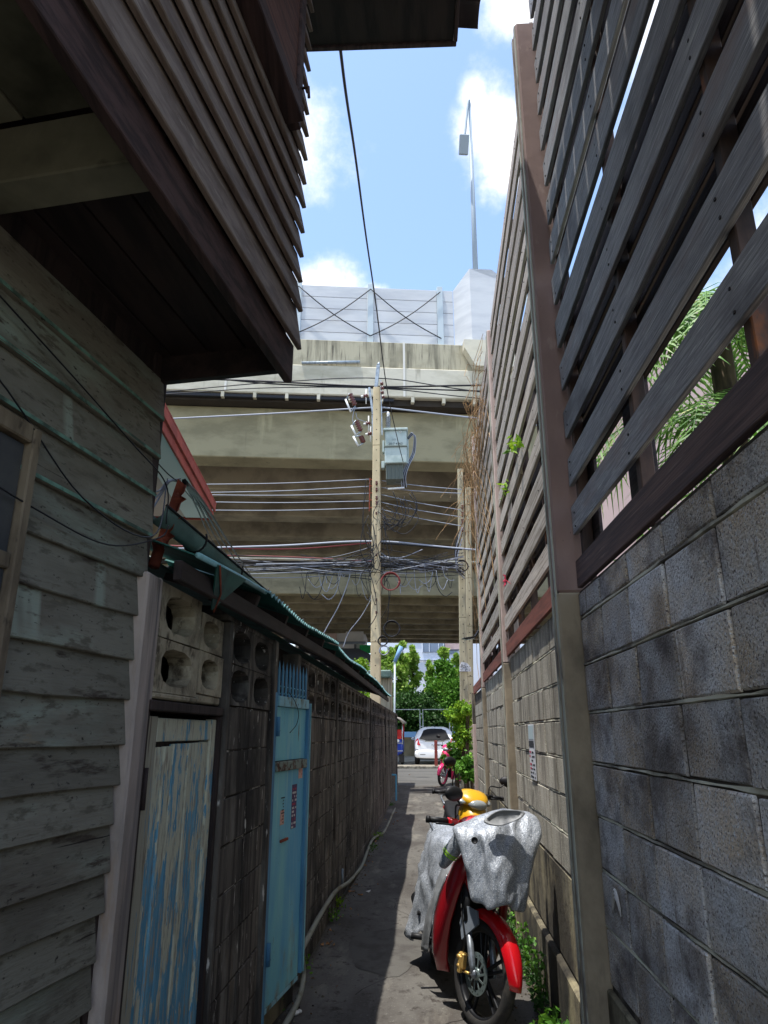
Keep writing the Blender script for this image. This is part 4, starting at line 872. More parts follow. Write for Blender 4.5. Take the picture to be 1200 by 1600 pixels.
# steel bracket and insulators on the main pole
b = MB(); b.bar(PX(587, 612), PX(591, 572), .12, .1, .01); b.tube([PX(591, 572), PX(592, 566)], [.06, .02], 8); b.build('top_bracket', M_galv, p1)
def insul(p, q, r, n=4, par=p1, m=M_porc, nm='insulator'):
    p = Vector(p); q = Vector(q); d = q-p; L = d.length; M = d.to_track_quat('Z', 'Y').to_matrix().to_4x4(); M.translation = p
    prof = [(0, 0)]
    for i in range(n):
        z = L*i/n; prof += [(r*.55, z+.001), (r, z+L/n*.25), (r*.55, z+L/n*.6)]
    prof += [(r*.5, L), (0, L)]
    b = MB(); b.lathe(prof, 10, M); return b.build(nm, m, par)
for (x, y) in ((597, 600), (598, 607), (598, 614), (599, 621)): insul(PX(x-3, y, YP-.16), PX(x+2, y-1, YP-.16), .07, 2)
b = MB(); b.bar(PX(595, 594, YP-.12), PX(597, 680, YP-.12), .03, .03); b.build('insulator_rail', M_galv, p1)
# fuse cutouts on an arm left of the pole
fa = thing('fuse_cutout_arm', 'steel arm with brown porcelain fuse cutouts on the left of the main pole', 'fuse arm', tuple(PX(580, 640)))
b = MB(); b.bar(PX(577, 606), PX(583, 648), .09, .07, .005); b.build('steel_arm', M_galv, fa)
b = MB(); b.bar(PX(582, 648), PX(583, 682), .05, .05, .005); b.build('lower_arm', M_galv, fa)
for k, (x0, y0, x1, y1, tx0, ty0, tx1, ty1) in enumerate(((547, 616, 555, 634, 540, 624, 548, 644), (557, 658, 564, 674, 549, 665, 556, 680), (564, 682, 568, 692, 552, 682, 560, 697))):
    insul(PX(x0, y0), PX(x1, y1), .085, 5, fa)
    b = MB(); b.tube([PX(tx0, ty0), PX(tx1, ty1)], .032, 6); b.build('fuse_tube', M_white, fa)
    b = MB(); b.tube([PX(x0-1, y0-1), PX(tx0+1, ty0)], .02, 5); b.tube([PX(x1, y1), PX(tx1, ty1)], .02, 5); b.build('fuse_clamp', M_galv, fa)
for (x, y, x2) in ((568, 619, 575), (572, 662, 579), (575, 678, 581)):
    insul(PX(x, y), PX(x2, y-1), .075, 2, fa); b = MB(); b.tube([PX(x-4, y+1), PX(x, y)], .035, 7); b.build('arrester_cap', M_white, fa)
    b = MB(); b.tube([PX(x+4, y-12), PX(x+4, y+12)], .018, 5); b.build('arrester_rod', M_white, fa)
wire([PX(556, 636), PX(553, 642), PX(551, 655), PX(554, 665)], .012, M_wireg, 'jumper', parent=fa)
# transformer
tf = thing('transformer', 'pale green pole transformer with stencilled numbers beside the main pole', 'transformer', tuple(PX(618, 750)))
yt = YP-.1
def tb(x0, y0, x1, y1, d0, d1, m, nm, ch=.01):
    a = at(x0, y0, 1, yt-d0); e = at(x1, y1, 1, yt-d0); b = MB(); b.box((a.x, yt-d0, a.z), (e.x, yt+d1, e.z), ch); return b.build(nm, m, tf)
tb(602, 697, 635, 672, .32, .35, M_trafo, 'tank_top', .02); tb(601, 723.5, 635.5, 697.3, .30, .33, M_trafo, 'tank', .02); tb(599, 672, 637, 667.5, .38, .4, M_trafo, 'lid', .015)
tb(603, 749, 630, 724.5, .20, .30, M_trafod, 'cooling_fins', .01)
tb(600, 698.2, 636, 696.2, .335, .0, M_trafod, 'seam_band', .004)
for x in (604, 610, 616, 622, 628): tb(x, 748, x+.9, 725, .23, .0, M_trafod, 'fin', .004)
tb(634.5, 724, 638, 686, .1, .3, M_trafo, 'radiator_fin', .01); tb(597.5, 706, 600.8, 688, .1, .1, M_trafo, 'mount_bracket', .01); tb(596, 731, 601, 720, .1, .1, M_trafo, 'mount_bracket', .01)
insul(PX(606.5, 668, yt-.15), PX(606.5, 650, yt-.15), .085, 6, tf, M_alu, 'bushing'); b = MB(); b.blob(PX(606.5, 647, yt-.15), (.045, .045, .08)); b.build('bushing_cap', M_white, tf)
a = at(618, 694.8, 1, yt-.33)
text('20-7 4563', tf, 'stencil_number', M_navy, a, (R(90), 0, 0), .10)
text('113', tf, 'stencil_number', M_navy, at(615, 688, 1, yt-.34), (R(90), 0, 0), .08)
b = MB(); b.tube([at(625.6+1.6*math.cos(t/8*6.283), 674.6+1.2*math.sin(t/8*6.283), 1, yt-.345) for t in range(9)], .008, 4); b.build('painted_rings', M_white, tf)
for k in range(5):
    wire([PX(637, 684+k, yt), PX(643+k*.5, 676+k, yt-.1), PX(647+k*.6, 684, yt-.1), PX(644+k, 708, yt), PX(634+k*1.2, 728, yt-.1), PX(628+k*1.5, 745, yt-.1), PX(628+k*1.8, 762, yt)], .014, M_wire if k % 2 else M_wireg, 'lead_cable', parent=tf)
b = MB(); b.tube([PX(606, 764, yt), PX(632, 762, yt)], .03, 6); b.build('lead_bar', M_white, tf)
wire([PX(583, 662), PX(560, 655), PX(556, 645)], .01, M_wireg, 'jumper', parent=tf); wire([PX(596, 645), PX(601, 644), PX(606, 643)], .01, M_wireg, 'jumper', parent=tf)
# low-voltage rack
b = MB(); b.bar(PX(578, 747), PX(577, 799), .03, .03)
for y in (749, 759, 770, 781, 793): b.bar(PX(578, y), PX(588, y+1), .025, .025)
b.build('cable_rack', M_rust, p1)
for y in (752, 762, 775, 783): insul(PX(588.4, y, YP-.15), PX(588.4, y+6, YP-.15), .04, 2)
for y in (800, 865, 935, 955): insul(PX(588, y, YP-.17), PX(588, y+4, YP-.17), .035, 2)
for y in (789, 800, 811, 824): insul(PX(722.5, y, YP+1.36), PX(722.5, y+7, YP+1.36), .045, 2, p2)
# high voltage lines and other long cables: (points in the pole plane), radius, material
G_hv = 'power lines crossing in front of the expressway'
def line(pts, r, m, label, Y=YP, ext=True, group=None, cat='cable', nm='power_cable'):
    P = [PX(*p[:2], p[2] if len(p) > 2 else Y) for p in pts]
    if ext:
        d0 = (P[0]-P[1]).normalized(); d1 = (P[-1]-P[-2]).normalized(); P = [P[0]+d0*9]+P+[P[-1]+d1*9]
    o = wire(P, r, m, nm, 5, 10); tag(o, label, cat, group); return o
line([(258, 612), (420, 598), (590, 591), (740, 611)], .017, M_wire, 'topmost thin black power line, peaking at the steel bracket of the main pole')
line([(262, 590), (420, 596), (590, 604), (750, 602)], .03, M_wire, 'thickest black power line crossing level just under the topmost one')
line([(300, 588), (430, 600), (592, 606), (750, 611)], .024, M_wire, 'black power line just below the thickest line, dark against the parapet')
line([(256, 616), (420, 606), (592, 607), (745, 622)], .016, M_wire, 'thin black power line sagging lowest at the right of the parapet')
line([(252, 655), (430, 646), (580, 637), (600, 637), (740, 653)], .026, M_wireg, 'shiny grey cable strung across the girder below the parapet')
for i, (yl, yp, yr) in enumerate(((757, 749, 765), (770, 760, 771), (773, 771, 797), (784, 783, 808), (797, 794, 822))):
    line([(300, yl), (440, (yl+yp)/2+2), (577, yp)], .013, M_wireg, ['topmost', 'second from top', 'middle', 'second from bottom', 'lowest'][i]+' of five grey wires running left from the main pole rack', group='low-voltage wires left of the rack', ext=False, nm='service_wire')
    line([(596, yp+2), (655, (yp+yr)/2+2), (721, yr)], .012, M_wireg, ['topmost', 'second from top', 'middle', 'second from bottom', 'lowest'][i]+' of five grey wires sloping right to the shorter pole', group='low-voltage wires right of the rack', ext=False, nm='service_wire')
line([(250, 858), (430, 853), (585, 846), (740, 859)], .03, M_wireg, 'thick grey bundled cable crossing at mid height of the main pole')
line([(250, 852), (440, 858), (583, 848)], .022, M_wirer, 'dark red cable crossing left of the main pole above the far deck', ext=False)
line([(240, 868), (420, 869), (583, 877)], .016, M_wirer, 'thin reddish cable lying along the top of the far deck edge', ext=False)
line([(596, 849), (660, 853), (722, 859)], .022, M_wire, 'black cable sloping right from the main pole at mid height', ext=False)
# telecom tangle: many thin cables around the height of the far deck
rr = random.Random(21); b = MB(); b2 = MB()
for k in range(46):
    ya = 872+rr.gauss(0, 1)*10+10; yb = 880+rr.gauss(0, 1)*9; xl = rr.choice((250, 330, 400, 470, 520)); mid = (ya+yb)/2+rr.uniform(0, 9)
    (b if k % 3 else b2).tube(catm([PX(xl, yb+rr.uniform(-3, 12), YP+rr.uniform(-.4, .4)), PX((xl+585)/2, mid, YP+rr.uniform(-.3, .3)), PX(585, ya, YP+rr.uniform(-.2, .2))], 8), rr.uniform(.006, .014), 4)
for k in range(40):
    ya = 880+rr.gauss(0, 1)*9; yb = 884+rr.gauss(0, 1)*11; xr = rr.choice((660, 700, 724, 724, 724))
    (b if k % 3 else b2).tube(catm([PX(594, ya, YP+rr.uniform(-.2, .2)), PX((594+xr)/2, (ya+yb)/2+rr.uniform(-2, 7), YP+rr.uniform(-.3, .3)), PX(xr, yb, YP+1+rr.uniform(-.3, .3))], 8), rr.uniform(.006, .013), 4)
for k in range(34):   # loose loops and tails
    x = rr.uniform(470, 700); y = 885+rr.uniform(-6, 12); L = rr.uniform(10, 46); dx = rr.uniform(-26, 26)
    (b if k % 2 else b2).tube(catm([PX(x, y), PX(x+dx*.3, y+L*.7), PX(x+dx*.8, y+L), PX(x+dx*1.3, y+L*rr.uniform(.2, 1))], 6), rr.uniform(.006, .011), 4)
tag(b.build('cable_tangle', M_wire), 'tangle of black telecom cables strung between the poles in front of the far deck', 'cables', kind='stuff')
tag(b2.build('cable_tangle', M_wireg), 'loose pale grey cables mixed into the telecom tangle', 'cables', kind='stuff')
b = MB()
for k in range(26):
    x = 590+rr.uniform(-16, 14)*1.1; y = rr.uniform(745, 905); L = rr.uniform(30, 110); s_ = rr.choice((-1, 1))
    b.tube(catm([PX(x, y, YP-.25), PX(x+s_*rr.uniform(2, 16), y+L*.35, YP-.3), PX(x+s_*rr.uniform(1, 14), y+L*.75, YP-.3), PX(x+s_*rr.uniform(-3, 6), y+L, YP-.25)], 6), rr.uniform(.006, .012), 4)
for k in range(10):
    x = 610+rr.uniform(0, 38); y = 762+rr.uniform(0, 30); b.tube(catm([PX(x, y, YP-.3), PX(x+rr.uniform(4, 14), y+24, YP-.3), PX(x-rr.uniform(0, 16), y+rr.uniform(38, 52), YP-.3), PX(597, y+rr.uniform(20, 40), YP-.2)], 6), .011, 4)
tag(b.build('drooping_wires', M_wire, None), 'drooping loops of thin wire hanging on both sides of the main pole', 'cables', kind='stuff')
def coil(x, y, r, m, label, n=4, Y=YP-.35):
    b = MB(); c = PX(x, y, Y); R_ = r/1100*Y
    for k in range(n): b.tube([c+Vector((R_*(1+.06*k*math.sin(k))*math.cos(a), .03*k, R_*math.sin(a)*(1.05-.04*k))) for a in [2*math.pi*i/20+k for i in range(21)]], .013, 4)
    tag(b.build('cable_coil', m), label, 'cable coil', 'cable coils hung on the main pole')
coil(610, 908, 14, M_wirer, 'red-black ring of cable hung right of the main pole'); coil(612, 982, 12, M_wire, 'black cable coil hung low right of the main pole, largest of the lower ones')
coil(598, 1001, 7, M_wire, 'small black cable coil just above the treetops beside the main pole'); coil(600, 1016, 7, M_wireg, 'small pale cable coil lowest on the main pole', 3)
line([(548, 884), (545, 905), (530, 945), (503, 995), (486, 1040)], .014, M_wireg, 'pale service wire dropping from the tangle to the teal roof', ext=False, nm='drop_wire')
line([(583, 930), (565, 962), (545, 988), (536, 1012)], .012, M_wireg, 'thin drop wire left of the main pole below the far deck', ext=False, nm='drop_wire')
# loops on the shorter pole
for k in range(4):
    wire([PX(722, 815+k*9, YP+1.2), PX(712+k, 850+k*6, YP+1.1), PX(713, 880+k*3, YP+1.1), PX(726, 892+k*4, YP+1.2)], .018, M_wireg if k % 2 else M_wire, 'looped_cable', parent=p2)
coil(722, 884, 9, M_wire, 'black cable coil on the shorter pole', 3, YP+1.2)
# long black cable from the eave to the transformer
o = wire([at(531, 70, 1, 3.25), at(541, 150, 1, 3.8), at(556, 250, 1, 4.9), at(572, 370, 1, 6.8), at(588, 480, 1, 9.4), at(605, 610, 1, 13.5), at(622, 690, 1, 17.0), at(630, 722, 1, 18.7)], .0105, M_wire, 'power_cable', 6, 8)
tag(o, 'single black twisted cable hanging from the overhead eave down towards the transformer', 'cable')
# house wires by the pink house and across the siding
hw = thing('house_wires', 'thin wires looping off the siding house corner towards the street', 'cables', tuple(at(250, 780, 1, 2.6)))
HA_ = lambda s_, z: FA @ Vector((s_, .045, z))
wire([HA_(-1.9, 2.22), HA_(-1.2, 2.20), HA_(-.7, 2.15), HA_(-.35, 2.14), HA_(-.06, 2.24), HA_(.0, 2.30)], .0026, M_wire, 'wire', parent=hw)
wire([HA_(-1.9, 2.62), HA_(-1.0, 2.46), HA_(-.5, 2.24), HA_(-.1, 2.235), at(262, 748, 1, 2.6)], .0026, M_wire, 'wire', parent=hw)
wire([HA_(-1.9, 2.8), HA_(-.8, 2.6), HA_(-.3, 2.5), HA_(-.05, 2.44), HA_(-.02, 2.3)], .0026, M_wire, 'wire', parent=hw)
for k in range(3): wire([at(282, 748+k*3, 1, 2.7), at(262+k*2, 752, 1, 2.65), at(250, 766+k*5, 1, 2.6), at(236, 768+k*16, 1, 2.5)], .004, M_wireg, 'wire', parent=hw)
for k in range(4): wire([at(288, 752, 1, 2.7), at(306+k*5, 790, 1, 4.5), at(335+k*8, 850, 1, 9), at(372+k*8, 905, 1, 16)], .006+.002*k, M_wire, 'wire', parent=hw)
wire([at(245, 722, 1, 2.5), at(262, 740, 1, 2.6), at(280, 755, 1, 2.7), at(296, 775, 1, 3.2), at(318, 800, 1, 5)], .0026, M_wire, 'wire', parent=hw)
# tag and solar lamp
tg = tag(bpy.data.objects.new('pole_tag', None), 'white triangular tag covered in scribbled marks, nailed to the shorter pole', 'sign'); col.objects.link(tg); tg.location = PX(727, 1047, YP+1.2)
b = MB(); P = [at(x, y, 1, YP+1.28) for x, y in ((717.5, 1049), (736, 1049), (736, 1043), (730, 1036), (721, 1034), (718, 1040))]; n = len(P)
b.add(P+[p+Vector((0, .02, 0)) for p in P], [tuple(range(n)), tuple(range(2*n-1, n-1, -1))]+[(i, n+i, n+(i+1) % n, (i+1) % n) for i in range(n)]); b.build('plate', M_paper, tg)
b = MB()
for k in range(46):
    x = rr.uniform(719, 734); y = rr.uniform(1037, 1048)
    if y < 1036+(abs(x-725))*.6: continue
    p = at(x, y, 1, YP+1.27); b.box(p, p+Vector((rr.uniform(.01, .03), .004, rr.uniform(.008, .02))))
tag(b.build('scribbled_marks', M_ink, tg), None, None, kind='stuff')
sl_ = thing('solar_lamp', 'small black solar lamp on a short arm by the last screen post', 'lamp', tuple(FM @ Vector((10.1, -.1, 3.1))))
b = MB(); P0 = FM @ Vector((10.27, -.05, 3.02)); P1 = at(742, 995, 1, P0.y-.05); P2 = at(723, 998, 1, P0.y-.1)
b.bar(P0, P1, .03, .02); b.box(P0+Vector((-.01, -.03, -.05)), P0+Vector((.01, .03, .05)), .004); b.build('arm', M_solar, sl_)
b = MB(); b.bar(P1, P2, .12, .018, .004); b.build('solar_panel', M_solar, sl_); b = MB(); b.bar(P1.lerp(P2, .1)+Vector((0, 0, -.018)), P1.lerp(P2, .85)+Vector((0, 0, -.018)), .08, .018, .006); b.build('lamp_lens', M_glassc, sl_)

# ================================================================== VEGETATION
def leaf_cloud(cfun, n, size, elong=1.8, seed=1, up=.3):
    rr = random.Random(seed); vs = []; fs = []
    for i in range(n):
        c = cfun(rr); s_ = size*rr.uniform(.6, 1.35)
        d = Vector((rr.gauss(0, 1), rr.gauss(0, 1), rr.gauss(0, 1)-up)).normalized(); u = d.cross(Vector((rr.gauss(0, 1), rr.gauss(0, 1), rr.gauss(0, 1)))).normalized(); nn = d.cross(u)
        a = d*s_*elong*.5; w_ = u*s_*.5
        k = len(vs); vs += [c-a, c+w_-nn*s_*.12, c+a, c-w_-nn*s_*.12]; fs.append((k, k+1, k+2, k+3))
    b = MB(); b.add(vs, fs); return b
def tree(name, label, cat, base, H, crown, m, nleaf, lsize, seed, group=None, elong=1.8, lobes=26, drop=.3, trunk_r=.12):
    """crown: function t(0..1 height) -> radius, from z0 to H"""
    z0, rad = crown; t = thing(name, label, cat, base, group=group); rr = random.Random(seed); B = Vector(base)
    b = MB(); b.tube(catm([B, B+Vector((rr.uniform(-.1, .1), 0, H*.4)), B+Vector((rr.uniform(-.15, .15), rr.uniform(-.1, .1), H*.92))], 6), [trunk_r*(1-.85*i/12) for i in range(13)], 8)
    for k in range(9):
        z = z0+(H-z0)*rr.uniform(.0, .75); a = rr.uniform(0, 6.28); r_ = rad((z-z0)/(H-z0))*.8
        b.tube([B+Vector((0, 0, z)), B+Vector((math.cos(a)*r_*.5, math.sin(a)*r_*.5, z+r_*.25)), B+Vector((math.cos(a)*r_, math.sin(a)*r_, z+r_*.3))], [trunk_r*.3, trunk_r*.2, trunk_r*.08], 5)
    b.build('trunk', M_bark, t)
    L = []
    for k in range(lobes):
        u = rr.random(); z = z0+(H-z0)*u; a = rr.uniform(0, 6.28); r_ = rad(u)*math.sqrt(rr.uniform(.15, 1))*.85; L.append((Vector((math.cos(a)*r_, math.sin(a)*r_, z)), max(.18, rad(u))*rr.uniform(.28, .5)))
    def cf(q):
        c, s_ = q.choice(L); g = Vector((q.gauss(0, .55), q.gauss(0, .55), q.gauss(0, .5)))*s_; return B+c+g+Vector((0, 0, -abs(q.gauss(0, drop))*s_))
    leaf_cloud(cf, nleaf, lsize, elong, seed).build('crown', m, t); return t
cone = lambda R_: (lambda u: R_*.78*(.25+.95*(1-u)**.8)*(1 if u > .04 else .7))
rnd_ = lambda R_: (lambda u: R_*max(.15, math.sin(math.pi*min(1, u*.85+.12))**.6))
def T(px, Y): p = at(px, 1145, 1, Y); return (p.x, Y, .0)
gT = 'slender conical trees behind the pipe-frame fence'
def HT(py, Y): return at(600, py, 1, Y).z
for i, (px, py, Y, r_, lab) in enumerate(((596, 1012, 56, 1.25, 'conical tree half hidden by the main pole'), (626, 1003, 57, 1.5, 'tallest conical tree, just right of the main pole'), (612, 1012, 60, 1.2, 'narrow conical tree close behind the tallest one'),
    (646, 1008, 58, 1.15, 'thin conical tree in front of the white facade, left of the bushy tree'), (674, 1032, 58, .8, 'shortest conical tree between the white facade and the bushy tree'), (697, 1014, 57, 1.3, 'conical tree rising above the bushy green tree'), (717, 1016, 57, 1.1, 'conical tree by the shorter pole'))):
    tree('conical_tree', lab, 'tree', T(px, Y), HT(py, Y), (1.2, cone(r_)), M_leaft, 6500, .17, 30+i, gT, 2.4, 40, .9, .14)
tree('bushy_tree', 'bright green rounded tree behind the fence, right of centre', 'tree', T(698, 57), HT(1034, 57), (1.8, rnd_(1.75)), M_leaf, 11000, .17, 50, None, 1.6, 46, .3, .16)
tree('bushy_tree', 'darker low tree at the left behind the pipe-frame fence', 'tree', T(628, 55.5), HT(1082, 55.5), (1.0, rnd_(1.7)), M_leafd, 9000, .16, 51, None, 1.6, 40)
tree('bushy_tree', 'dark low tree filling the gap behind the white car', 'tree', T(662, 55.5), HT(1085, 55.5), (1.0, rnd_(1.9)), M_leafd, 9000, .16, 52, None, 1.6, 40)
tree('bushy_tree', 'pale leafy tree left of the main pole near the slate roof', 'tree', T(566, 56), HT(1025, 56), (1.2, rnd_(1.6)), M_leafy, 7000, .16, 53, None, 1.6, 36)
leaf_cloud(lambda q: Vector((q.uniform(-6, 9), 54+q.uniform(0, 3), .5+q.random()*2.9)), 9000, .17, 1.6, 77).build('hedge', M_leafd); tag(bpy.data.objects['hedge'], 'continuous dark hedge behind the pipe-frame fence', 'hedge', kind='stuff')
# bush beside the shorter pole
bb_ = T(724, 17.5)
def bush(name, label, px, Y, pyt, pyb, r_, m, n, ls, seed, group=None):
    p = at(px, pyb, 1, Y); z1 = at(px, pyt, 1, Y).z; t = thing(name, label, 'bush', (p.x, Y, gz(Y)), group=group); rr = random.Random(seed)
    b = MB()
    for k in range(7):
        a = rr.uniform(0, 6.28); b.tube(catm([Vector((p.x+rr.uniform(-.05, .05), Y, gz(Y)-.02)), Vector((p.x+math.cos(a)*r_*.3, Y+math.sin(a)*r_*.3, (p.z+z1)/2)), Vector((p.x+math.cos(a)*r_*.6, Y+math.sin(a)*r_*.6, z1-.2))], 5), [.028-.002*i for i in range(11)], 5)
    b.build('stems', M_bark, t)
    L = [(Vector((p.x+rr.gauss(0, .45)*r_, Y+rr.gauss(0, .4)*r_, rr.uniform(p.z, z1))), r_*rr.uniform(.2, .38)) for k in range(26)]
    leaf_cloud(lambda q: (lambda c: c[0]+Vector((q.gauss(0, .5), q.gauss(0, .5), q.gauss(0, .5)))*c[1])(q.choice(L)), n, ls, 1.5, seed).build('foliage', m, t)
bush('lime_bush', 'bright lime-green bush in front of the shorter pole', 727, 17.4, 1100, 1165, .36, M_leafy, 5200, .05, 61)
bush('green_bush', 'darker green low bush right beside the pink motorbike', 713, 17.9, 1162, 1205, .26, M_leaf, 3000, .045, 62)
bush('green_bush', 'low leafy plant at the foot of the end wall post', 735, 15.5, 1185, 1215, .26, M_leaf, 2600, .05, 63)
# weeds, small ones one can pick apart
def weed(name, label, x, y, h, r_, n, m, ls, seed, group=None, z=0.0):
    t = thing(name, label, 'weed', (x, y, z), group=group); rr = random.Random(seed)
    b = MB()
    for k in range(max(3, n//14)):
        a = rr.uniform(0, 6.28); b.tube([Vector((x, y, z)), Vector((x+math.cos(a)*r_*.5, y+math.sin(a)*r_*.5, z+h*.6)), Vector((x+math.cos(a)*r_, y+math.sin(a)*r_, z+h*rr.uniform(.7, 1)))], [.003, .0025, .0015], 4)
    b.build('stems', m, t)
    leaf_cloud(lambda q: Vector((x+q.gauss(0, .5)*r_, y+q.gauss(0, .6)*r_, z+.01+h*q.random())), n, ls, 1.4, seed, up=-.2).build('leaves', m, t)
rr = random.Random(5)
k = 0
for (x, y, h, r_, n, ls, lab) in ((.60, 4.35, .17, .09, 70, .032, 'leafy green weed at the foot of the right wall beside the front tyre'), (.66, 4.65, .12, .08, 40, .028, 'small weed behind the front tyre against the wall footing'), (.62, 4.15, .1, .07, 36, .028, 'weed nearest the camera on the right, below the post foot'),
    (.68, 5.2, .26, .09, 90, .026, 'taller weed growing behind the red mudguard'), (.70, 5.6, .24, .09, 90, .026, 'bright weed clump further along the right footing'), (.70, 6.1, .2, .08, 70, .026, 'weed behind the covered motorbike'), (.71, 6.8, .18, .08, 60, .026, 'weed in shade between the two motorbikes')):
    weed('weed', lab, x, y, h, r_, n, M_leaf, ls, 100+k); k += 1
for (px, py, lab) in ((425, 1585, 'weed sprouting under the blue gate step'), (470, 1522, 'weed at the hinge-free end of the blue gate'), (520, 1440, 'weed below the conduit bend on the left'), (527, 1418, 'weed tuft under the rising conduit'), (582, 1330, 'weed where the conduit dips behind the kink'), (590, 1312, 'weed tuft on the left edge halfway down the alley'), (612, 1262, 'weed at the far end of the conduit')):
    p = at(px, py, 2, 0); weed('weed', lab, p.x, p.y, .1, .07, 46, M_leaf if k % 2 else M_leafy, .022, 100+k); k += 1
# ground-cover along the right footing
b = leaf_cloud(lambda q: Vector((.60+q.random()*.1, 3.9+q.random()**1.3*8, .01+abs(q.gauss(0, .05)))), 1500, .022, 1.5, 6, -.2); tag(b.build('ground_cover', M_leafd), 'low green ground cover along the right wall footing', 'ground cover', kind='stuff')
# litter and dead leaves
lt = 0
for (px, py, m_, lab) in ((549, 1395, M_dleaf, 'curled brown leaf below the conduit bend'), (556, 1384, M_dleaf, 'pale dead leaf near the loose pipe stub'), (563, 1400, M_dleaf, 'crumpled dead leaf on the path by the conduit'), (575, 1395, M_litter, 'bleached leaf scrap furthest from the left wall'), (619, 1272, M_dleaf, 'tan leaf at the far end of the left wall'), (621, 1284, M_dleaf, 'second tan leaf near the blue tap pipe'), (512, 1478, M_dleaf, 'reddish leaf in the left gutter'), (503, 1479, M_dleaf, 'small yellow leaf beside the left wall foot'), (640, 1226, M_dleaf, 'leaf in the middle of the alley mouth')):
    p = at(px, py, 2, 0.0); p.z = gz(p.y); b = MB(); a = rnd(0, 6); s_ = .035*rnd(.7, 1.4)
    vs = [p+Vector((math.cos(a+t)*s_*r_, math.sin(a+t)*s_*r_*.6, .006+z)) for t, r_, z in ((0, 1, .012), (1.2, .6, 0), (2.4, .7, .01), (3.14, 1.1, .02), (4.2, .6, 0), (5.3, .7, .008))]
    b.add(vs+[v+Vector((0, 0, .0015)) for v in vs], [(0, 1, 2, 3, 4, 5), (11, 10, 9, 8, 7, 6)]+[(i, 6+i, 6+(i+1) % 6, (i+1) % 6) for i in range(6)]); tag(b.build('fallen_leaf', m_), lab, 'leaf')
p = at(462, 1586, 2, 0); b = MB(); b.blob(p+Vector((0, 0, .012)), (.03, .022, .014), 12, 8, nz=.6); b.blob(p+Vector((.022, .012, .016)), (.018, .012, .012), 10, 6, nz=.6); tag(b.build('crumpled_tissue', M_litter), 'crumpled white tissue on the path beside the conduit', 'litter')
rr = random.Random(44); b = MB()
for k in range(520):
    side = rr.random() < .6; y = 3.6+rr.random()**1.5*12; x = (-.90+abs(rr.gauss(0, .09))) if side else (.62-abs(rr.gauss(0, .10))); s_ = rr.uniform(.003, .011); c = Vector((x, y, s_*.4))
    b.add([c+Vector((math.cos(a)*s_*rr.uniform(.7, 1.2), math.sin(a)*s_*rr.uniform(.7, 1.2), 0)) for a in (0, 1.57, 3.14, 4.71)]+[c+Vector((0, 0, s_*.7)), c-Vector((0, 0, s_*.6))], [(0, 1, 4), (1, 2, 4), (2, 3, 4), (3, 0, 4), (1, 0, 5), (2, 1, 5), (3, 2, 5), (0, 3, 5)])
tag(b.build('grit', M_base), 'loose grit and small stones along both edges of the alley path', 'grit', kind='stuff')
b = leaf_cloud(lambda q: Vector(((-.88+abs(q.gauss(0, .12))) if q.random() < .6 else (.6-abs(q.gauss(0, .1))), 3.8+q.random()**1.4*12, .008)), 90, .022, 1.7, 45, 0)
b.v = [(x, y, max(.003, min(z, .02))) for x, y, z in b.v]; tag(b.build('leaf_litter', M_dleaf), 'scattered small dead leaves along the alley edges', 'leaf litter', kind='stuff')
cr_ = []
rr = random.Random(8); b = MB()
for (x, y, dx, dy, n) in ((-.5, 5.2, .06, .10, 26), (.1, 6.6, -.05, .09, 22), (-.2, 8.2, .09, .03, 16), (.3, 7.9, .02, .12, 30), (-.6, 10, .07, .02, 18), (-.1, 4.6, .05, .04, 12)):
    p = Vector((x, y, .0015)); P = [p.copy()]
    for i in range(n): p = p+Vector((dx*.5+rr.gauss(0, .018), dy*.6+rr.gauss(0, .018), 0)); P.append(p.copy())
    for i in range(len(P)-1):
        d = (P[i+1]-P[i]); q = Vector((-d.y, d.x, 0)).normalized()*rr.uniform(.0015, .004); b.add([P[i]-q, P[i]+q, P[i+1]+q, P[i+1]-q], [(0, 3, 2, 1)])
o = b.build('surface_cracks', mat('crack_dirt', C3(48, 45, 42), rough=.95)); o['kind'] = 'structure'
b = MB(); P = [(-.35+.30*math.cos(a)*(1+.12*math.sin(3*a)), 6.2+.62*math.sin(a)*(1+.1*math.cos(5*a)), .003) for a in [2*math.pi*i/26 for i in range(26)]]; b.add(P, [tuple(range(26))]); o = b.build('path_patch', mat('patched_concrete', C3(84, 82, 78), [(C3(70, 67, 64), (6, 6, 1), .45, .6)], rough=.92, bump=[((60, 60, 60), .5, .006)])); o['kind'] = 'structure'
